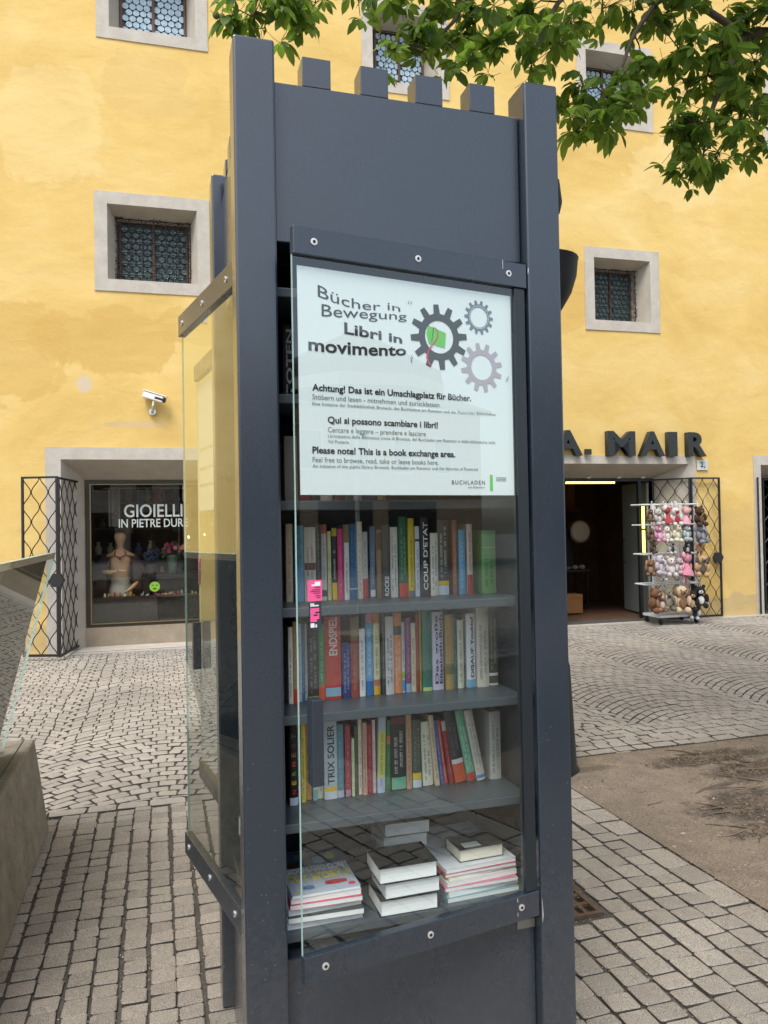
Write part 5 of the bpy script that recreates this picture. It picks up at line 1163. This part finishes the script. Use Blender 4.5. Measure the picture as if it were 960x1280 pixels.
# ================================================================== CHESTNUT TREE
BARK = mat('grey_bark', s2l((84, 74, 64)), .95, var=.35, vscale=12, bump=1., bscale=25)
BARK2 = mat('root_bark', s2l((92, 82, 72)), .95, var=.4, vscale=14, bump=1., bscale=30)
tree = thing('chestnut_tree', 'horse chestnut tree whose leafy branches hang over the cabinet from the right', 'tree', (4.05, 3.5, 0))
T0 = Vector((4.05, 3.5, 0))
def tl(p): return tuple(Vector(p)-T0)
m = MB(); tr = []
for z, r_ in ((-.05, .42), (.1, .36), (.4, .31), (1.2, .28), (2.4, .26), (3.6, .24), (4.8, .20)): tr.append(((.05*sin(z), .04*cos(z*1.3)-.04, z), r_))
m.tube([p for p, _ in tr], [r_ for _, r_ in tr], 18); obj('trunk', m, BARK, tree, smooth=True)
limbs = [[(4.05, 3.5, 4.0), (3.7, 3.65, 4.7), (3.0, 3.8, 4.95), (2.2, 3.9, 4.85), (1.3, 3.85, 4.62), (.7, 3.72, 4.32), (.33, 3.58, 4.06)],
 [(4.05, 3.5, 4.2), (4.4, 2.6, 5.4), (4.2, 1.4, 6.2)], [(4.05, 3.5, 4.4), (4.9, 4.2, 5.6), (5.8, 4.8, 6.4)], [(4.05, 3.5, 4.6), (3.4, 3.6, 5.8), (2.4, 3.2, 6.6)],
 [(4.0, 3.5, 4.0), (3.75, 3.7, 4.5), (3.5, 3.8, 4.55), (3.3, 3.75, 4.25), (3.1, 3.65, 3.95), (2.95, 3.55, 3.62)], [(3.5, 3.8, 4.55), (3.0, 3.8, 4.72), (2.7, 3.75, 4.45), (2.5, 3.65, 4.1), (2.35, 3.58, 3.8)], [(3.0, 3.8, 4.95), (2.3, 3.75, 4.6), (2.05, 3.65, 4.3), (1.9, 3.55, 4.05)], [(2.2, 3.9, 4.85), (1.7, 3.8, 4.5), (1.5, 3.65, 4.2), (1.3, 3.58, 3.97)], [(4.05, 3.5, 3.9), (3.8, 3.7, 4.2), (3.6, 3.75, 4.1), (3.42, 3.7, 3.85)]]
limb_pts = []
def smooth_path(pts, n=5):
    pts = [Vector(p) for p in pts]; out = []
    for i in range(len(pts)-1):
        p0 = pts[max(i-1, 0)]; p1 = pts[i]; p2 = pts[i+1]; p3 = pts[min(i+2, len(pts)-1)]
        for k in range(n):
            t_ = k/n; out.append(.5*((2*p1)+(-p0+p2)*t_+(2*p0-5*p1+4*p2-p3)*t_*t_+(-p0+3*p1-3*p2+p3)*t_**3))
    return out+[pts[-1]]
for k, L in enumerate(limbs):
    sp = smooth_path(L); n = len(sp); r0 = .05 if k in (0, 4) else (.12 if k in (1, 2, 3) else .02); r1 = .004
    m = MB(); m.tube([tl(p) for p in sp], [r0*(1-i/n)**1.2+r1 for i in range(n)], 7); obj('branch', m, BARK, tree, smooth=True)
    if k not in (1, 2, 3): limb_pts += [Vector(p) for p in sp[n//4:]]
# leaf: palmate, 5-7 drooping leaflets, hub at origin, petiole going up
LEAF = bpy.data.materials.new('chestnut_leaf'); LEAF.use_nodes = True
n = LEAF.node_tree; b = n.nodes['Principled BSDF']; b.inputs['Roughness'].default_value = .42; b.inputs['Specular IOR Level'].default_value = .4
oi = n.nodes.new('ShaderNodeObjectInfo'); ge = n.nodes.new('ShaderNodeNewGeometry'); ad = n.nodes.new('ShaderNodeMath'); ad.operation = 'ADD'; n.links.new(oi.outputs['Random'], ad.inputs[0]); n.links.new(ge.outputs['Random Per Island'], ad.inputs[1])
fr = n.nodes.new('ShaderNodeMath'); fr.operation = 'FRACT'; n.links.new(ad.outputs[0], fr.inputs[0])
cr = n.nodes.new('ShaderNodeValToRGB'); cr.color_ramp.elements[0].color = (.038, .085, .012, 1); cr.color_ramp.elements[1].color = (.12, .21, .028, 1); n.links.new(fr.outputs[0], cr.inputs[0]); n.links.new(cr.outputs[0], b.inputs['Base Color'])
tb = n.nodes.new('ShaderNodeBsdfTranslucent'); hs = n.nodes.new('ShaderNodeHueSaturation'); hs.inputs['Value'].default_value = 2.4; hs.inputs['Hue'].default_value = .485; n.links.new(cr.outputs[0], hs.inputs['Color']); n.links.new(hs.outputs[0], tb.inputs[0])
mx = n.nodes.new('ShaderNodeMixShader'); mx.inputs[0].default_value = .50; n.links.new(b.outputs[0], mx.inputs[1]); n.links.new(tb.outputs[0], mx.inputs[2]); n.links.new(mx.outputs[0], n.nodes['Material Output'].inputs[0])
def leaf_mesh(seed, size=1., mb=None, T=None):
    rr = random.Random(seed); own = mb is None; mb = mb or MB(); nl = rr.choice((5, 6, 7)); T = T or Matrix.Identity(4)
    for k in range(nl):
        a = radians(-105+210*k/(nl-1))+rr.uniform(-.1, .1); mid = 1-.38*abs(2*k/(nl-1)-1); L = .135*mid*rr.uniform(.88, 1.1)*size; w = L*.235; droop = rr.uniform(.5, 1.25)
        pts = []; prof = ((0, .05), (.15, .12), (.45, .75), (.70, 1.), (.87, .66), (1, .04))
        for t_, ww in prof:
            r_ = L*t_; z = -droop*L*t_**1.6*.9+.01; rr2 = L*(t_-.25*droop*t_*t_); fold = .25*w*ww
            c_ = Vector((sin(a)*rr2, cos(a)*rr2, z)); s_ = Vector((cos(a), -sin(a), 0))*w*ww
            pts += [T @ (c_-s_+Vector((0, 0, fold))), T @ c_, T @ (c_+s_+Vector((0, 0, fold)))]
        mb.add(pts, [f for i in range(len(prof)-1) for f in ((3*i, 3*i+1, 3*i+4, 3*i+3), (3*i+1, 3*i+2, 3*i+5, 3*i+4))])
    if own:
        mb.mi = 1; mb.tube([(0, 0, 0), (0, -.04, .02), (0, -.10, .07)], .0016, 4, False)
        me = mb.mesh('leaf', [LEAF, mat('petiole', (.10, .13, .03), .6)]); return me
leaf_meshes = [leaf_mesh(40+k) for k in range(9)]
BLOBS = [(0.37, 3.55, 3.94, 0.04, 0.05, 4), (0.47, 3.6, 4.01, 0.07, 0.06, 7), (0.58, 3.65, 4.09, 0.06, 0.06, 6), (0.7, 3.7, 4.12, 0.08, 0.07, 7), (0.81, 3.8, 4.27, 0.08, 0.04, 4), (1.01, 3.7, 4.25, 0.06, 0.04, 3), (1.23, 3.7, 4.27, 0.1, 0.07, 7), (1.13, 3.5, 3.89, 0.03, 0.06, 3), (1.28, 3.6, 4.0, 0.09, 0.1, 9), (1.47, 3.8, 4.31, 0.14, 0.13, 14), (1.63, 3.7, 4.29, 0.14, 0.15, 15), (1.52, 3.5, 3.9, 0.08, 0.07, 6), (1.72, 3.6, 4.07, 0.07, 0.12, 8), (2.04, 3.9, 4.47, 0.18, 0.13, 16), (1.87, 3.5, 3.93, 0.11, 0.08, 7), (2.1, 3.7, 4.15, 0.11, 0.12, 9), (2.34, 3.9, 4.45, 0.13, 0.14, 12), (2.24, 3.6, 3.9, 0.08, 0.11, 8), (2.19, 3.5, 3.67, 0.09, 0.09, 7), (2.43, 3.6, 3.95, 0.1, 0.1, 8), (2.38, 3.6, 3.79, 0.13, 0.11, 10), (2.6, 3.7, 3.96, 0.13, 0.08, 8), (2.76, 3.8, 4.22, 0.09, 0.11, 7), (2.63, 4.0, 4.69, 0.17, 0.06, 6), (2.76, 3.9, 4.62, 0.11, 0.07, 5), (2.96, 3.8, 4.59, 0.16, 0.12, 14), (2.93, 3.7, 4.29, 0.16, 0.12, 13), (3.12, 3.7, 4.15, 0.17, 0.16, 16), (2.95, 3.6, 3.79, 0.19, 0.14, 18), (3.42, 3.9, 4.53, 0.19, 0.17, 16), (3.54, 3.8, 4.64, 0.17, 0.15, 16), (3.56, 3.8, 4.35, 0.13, 0.17, 12), (3.35, 3.7, 3.97, 0.19, 0.14, 14), (3.02, 3.5, 3.6, 0.14, 0.12, 12), (2.85, 3.5, 3.51, 0.09, 0.08, 5), (3.42, 3.6, 3.74, 0.08, 0.12, 5)]
rl = random.Random(11); cnt = 0; tw = MB(); extra = MB()
for (X, Y, Z, rx, rz_, nn) in BLOBS:
    nn = max(4, int(nn*1.5))
    c0 = min(limb_pts, key=lambda p: (p-Vector((X, Y, Z+.06))).length)
    mid_ = Vector((X, Y, Z+rz_*.3)); tw.tube([tl(c0), tl((c0+mid_)/2+Vector((0, 0, .04))), tl(mid_)], [.006, .004, .003], 5)
    for k in range(nn):
        p = Vector((X+rl.gauss(0, rx*.5), Y+rl.gauss(0, .11), Z+rl.gauss(0, rz_*.5)+.02))
        if cnt < 296 and rl.random() < .62:
            o = link('leaf', leaf_meshes[rl.randrange(9)], tree, loc=tl(p), rot=(rl.gauss(.25, .45), rl.gauss(0, .4), rl.uniform(0, 2*pi))); s_ = rl.uniform(.55, 1.0); o.scale = (s_,)*3; cnt += 1
        else: leaf_mesh(rl.randrange(99), rl.uniform(.55, 1.0), extra, Matrix.Translation(p-T0) @ Matrix.Rotation(rl.uniform(0, 6.28), 4, 'Z') @ Matrix.Rotation(rl.gauss(.25, .45), 4, 'X'))
        tw.tube([tl(mid_), tl((mid_+p)/2+Vector((0, 0, .015))), tl(p+Vector((0, 0, .02)))], [.0026, .002, .0014], 4, False)
obj('foliage', extra, LEAF, tree, kind='stuff'); obj('twigs', tw, mat('twig_bark', s2l((64, 54, 40)), .9), tree, kind='stuff')
# small green chestnut burrs at the far left twig tip
for (bx, bz) in ((.288, 3.965), (.315, 3.96), (.40, 3.72), (.345, 4.13), (.41, 4.15)):
    m = MB(); m.ball((0, 0, 0), .017, 8, 6); m.tube([(0, 0, .015), (.005, 0, .05)], .002, 4); obj('chestnut_burr', m, mat('burr_green', (.10, .12, .03), .8), tree, loc=tl((bx, 3.55, bz)))
m = MB(); m.tube([tl((.27, 3.55, 4.02)), tl((.33, 3.55, 4.03)), tl((.45, 3.58, 4.01)), tl((.7, 3.66, 4.14))], .003, 5); obj('twig', m, mat('twig_bark', s2l((64, 54, 40)), .9), tree)
# crown out of the frame: shades the cabinet and shows in its glass
mbc = MB(); k = 0; cc = Vector((4.0, 3.3, 6.6))
while k < 1500:
    d = Vector((rl.gauss(0, 1), rl.gauss(0, 1), rl.gauss(0, 1))).normalized()*(rl.random()**.4); p = cc+Vector((d.x*3.9, d.y*3.8, d.z*2.3))
    if noise.noise(p*.9) < -.12: continue
    if in_view(p, 60, 90) and p.y > 0: continue
    if p.z < 4.0: continue
    Tm = Matrix.Translation(p-T0) @ Matrix.Rotation(rl.uniform(0, 6.28), 4, 'Z') @ Matrix.Rotation(rl.gauss(.2, .4), 4, 'X') @ Matrix.Scale(1.25, 4)
    # light version of a leaf: 5 folded leaflets
    for q in range(5):
        a = radians(-100+50*q); L = .15*(1-.12*abs(q-2)); s_ = Vector((cos(a), -sin(a), 0))*L*.24; c_ = Vector((sin(a), cos(a), -.5))
        mbc.add([Tm @ Vector((0, 0, 0)), Tm @ (c_*L*.55-s_), Tm @ (c_*L), Tm @ (c_*L*.55+s_)], [(0, 1, 2, 3)])
    k += 1
obj('crown', mbc, LEAF, tree, kind='stuff')
# exposed roots
rr_ = random.Random(21)
for k in range(9):
    a = radians(150+k*13+rr_.uniform(-4, 4)); p = Vector((4.05+.35*cos(a), 3.5+.35*sin(a), .05)); pts = []; rad = []; ln = rr_.randint(7, 12); r0 = rr_.uniform(.014, .03)
    for i in range(ln):
        z = dirt_z(max(p.x, X0), min(p.y, Y1))-.012-.004*(i/ln)+.010*sin(i*1.3+k); pts.append(tl((p.x, p.y, z))); rad.append(r0*(1-i/ln)**.8+.004)
        a += rr_.uniform(-.42, .42); p += Vector((cos(a), sin(a), 0))*.11
        if p.x < X0+.1 or p.y > Y1-.06: break
    if len(pts) > 3: m = MB(); m.tube(pts, rad[:len(pts)], 7); obj('root', m, BARK2, tree, smooth=True)
m = MB()    # dark matted root crown patches
for (cx, cy, rx_, ry_) in ((3.1, 3.5, .20, .10), (3.45, 4.25, .2, .08), (2.98, 3.22, .12, .05), (3.6, 4.0, .2, .1), (3.4, 3.7, .25, .1)):
    for k in range(4):
        a = rr_.uniform(-.9, .9)+pi*.93; p = Vector((cx+rr_.gauss(0, rx_*.5), cy+rr_.gauss(0, ry_*.5), 0)); pts = []
        for i in range(6):
            pts.append(tl((p.x, p.y, dirt_z(max(p.x, X0), min(p.y, Y1))-.002+.008*sin(pi*i/5)*rr_.random()))); a += rr_.uniform(-.3, .3); p += Vector((cos(a), sin(a), 0))*.05
            if p.x < X0+.03 or p.y > Y1-.03: break
        if len(pts) > 2: m.tube(pts, [.006*(1-i/6)+.0012 for i in range(len(pts))], 4, False)
for (cx, cy, rx_, ry_) in ((3.18, 3.5, .26, .13), (3.5, 4.28, .3, .08), (2.98, 3.2, .14, .06), (3.6, 3.95, .3, .11)):
    for k in range(420):
        x = cx+rr_.gauss(0, rx_*.5); y = cy+rr_.gauss(0, ry_*.5)
        if x > X0+.05 and y < Y1-.05: r_ = rr_.uniform(.004, .014); m.ball((x-4.05, y-3.5, dirt_z(x, y)-.002), (r_*rr_.uniform(.8, 1.8), r_, r_*.55), 5, 3)
obj('surface_roots', m, mat('dark_root', s2l((96, 84, 72)), .95, island=.4), tree, kind='stuff')

# ================================================================== HOUSES ACROSS THE SQUARE (behind the viewer, mirrored in glass and paint)
def town_house(x, w, h, rgb, label):
    t = thing('town_house', label, 'house', (x, -20, 0), 0)
    m = MB(); m.box(0, w, -6, 0, 0, h); obj('wall', m, flat(rgb, .9), t)
    m = MB(); prism(m, [(-.3, .4, h), (w+.3, .4, h), (w+.3, -3, h+1.2), (-.3, -3, h+1.2)][:4], [(-.3, .4, h+.15), (w+.3, .4, h+.15), (w+.3, -3, h+1.4), (-.3, -3, h+1.4)]); obj('roof', m, mat('slate_roof', s2l((92, 84, 80)), .8), t)
    fr_ = MB(); fr_.box(0, 1.0, 0, .06, 0, 1.5); fr_me = fr_.mesh('window', WHITE); gl_ = MB(); gl_.quad((.92, .064, .08), (.08, .064, .08), (.08, .064, 1.42), (.92, .064, 1.42)); gl_me = gl_.mesh('pane', mat('dark_pane', s2l((40, 46, 52)), .08))
    for z in np.arange(3.6, h-1.6, 2.9):
        for xx in np.arange(.9, w-1.4, 2.1):
            o = link('window', fr_me, t, loc=(xx, 0, z)); link('pane', gl_me, o)
    for xx in np.arange(.6, w-2.4, 3.2):
        m = MB(); m.box(xx, xx+2.4, 0, .05, 0, 2.5); obj('shop_front', m, mat('shop_dark', s2l((44, 42, 42)), .1), t)
town_house(-22, 11.5, 6.3, (222, 214, 196), 'cream town house across the square, only seen mirrored in glass, left one')
town_house(-10.2, 9.5, 6.8, (206, 196, 184), 'grey beige town house across the square mirrored in the glass')
town_house(-.4, 10.5, 5.6, (226, 220, 208), 'pale white town house across the square mirrored in the glass')
town_house(10.4, 12, 6.2, (205, 180, 150), 'sand coloured town house across the square mirrored in the glass')

# pale market parasol in the square behind the viewer, mirrored in the poster glass
t = thing('market_parasol', 'grey beige market parasol behind the viewer, mirrored in the poster glass', 'parasol', (5.7, -5.6, 0))
m = MB(); m.lathe([(.03, 0), (.03, 4.35)], n=10); obj('pole', m, WHITE, t)
m = MB(); m.lathe([(.32, 0), (.32, .08), (.05, .1)], n=16); obj('base', m, STONETRIM, t)
m = MB(); m.lathe([(1.25, 3.55), (1.22, 3.75), (.6, 4.1), (.02, 4.4)], n=8); obj('canopy', m, mat('parasol_cloth', s2l((96, 92, 90)), .9), t)
m = MB(); m.lathe([(1.26, 3.40), (1.26, 3.56)], n=8); obj('valance', m, mat('valance_cloth', s2l((225, 225, 215)), .9), t)
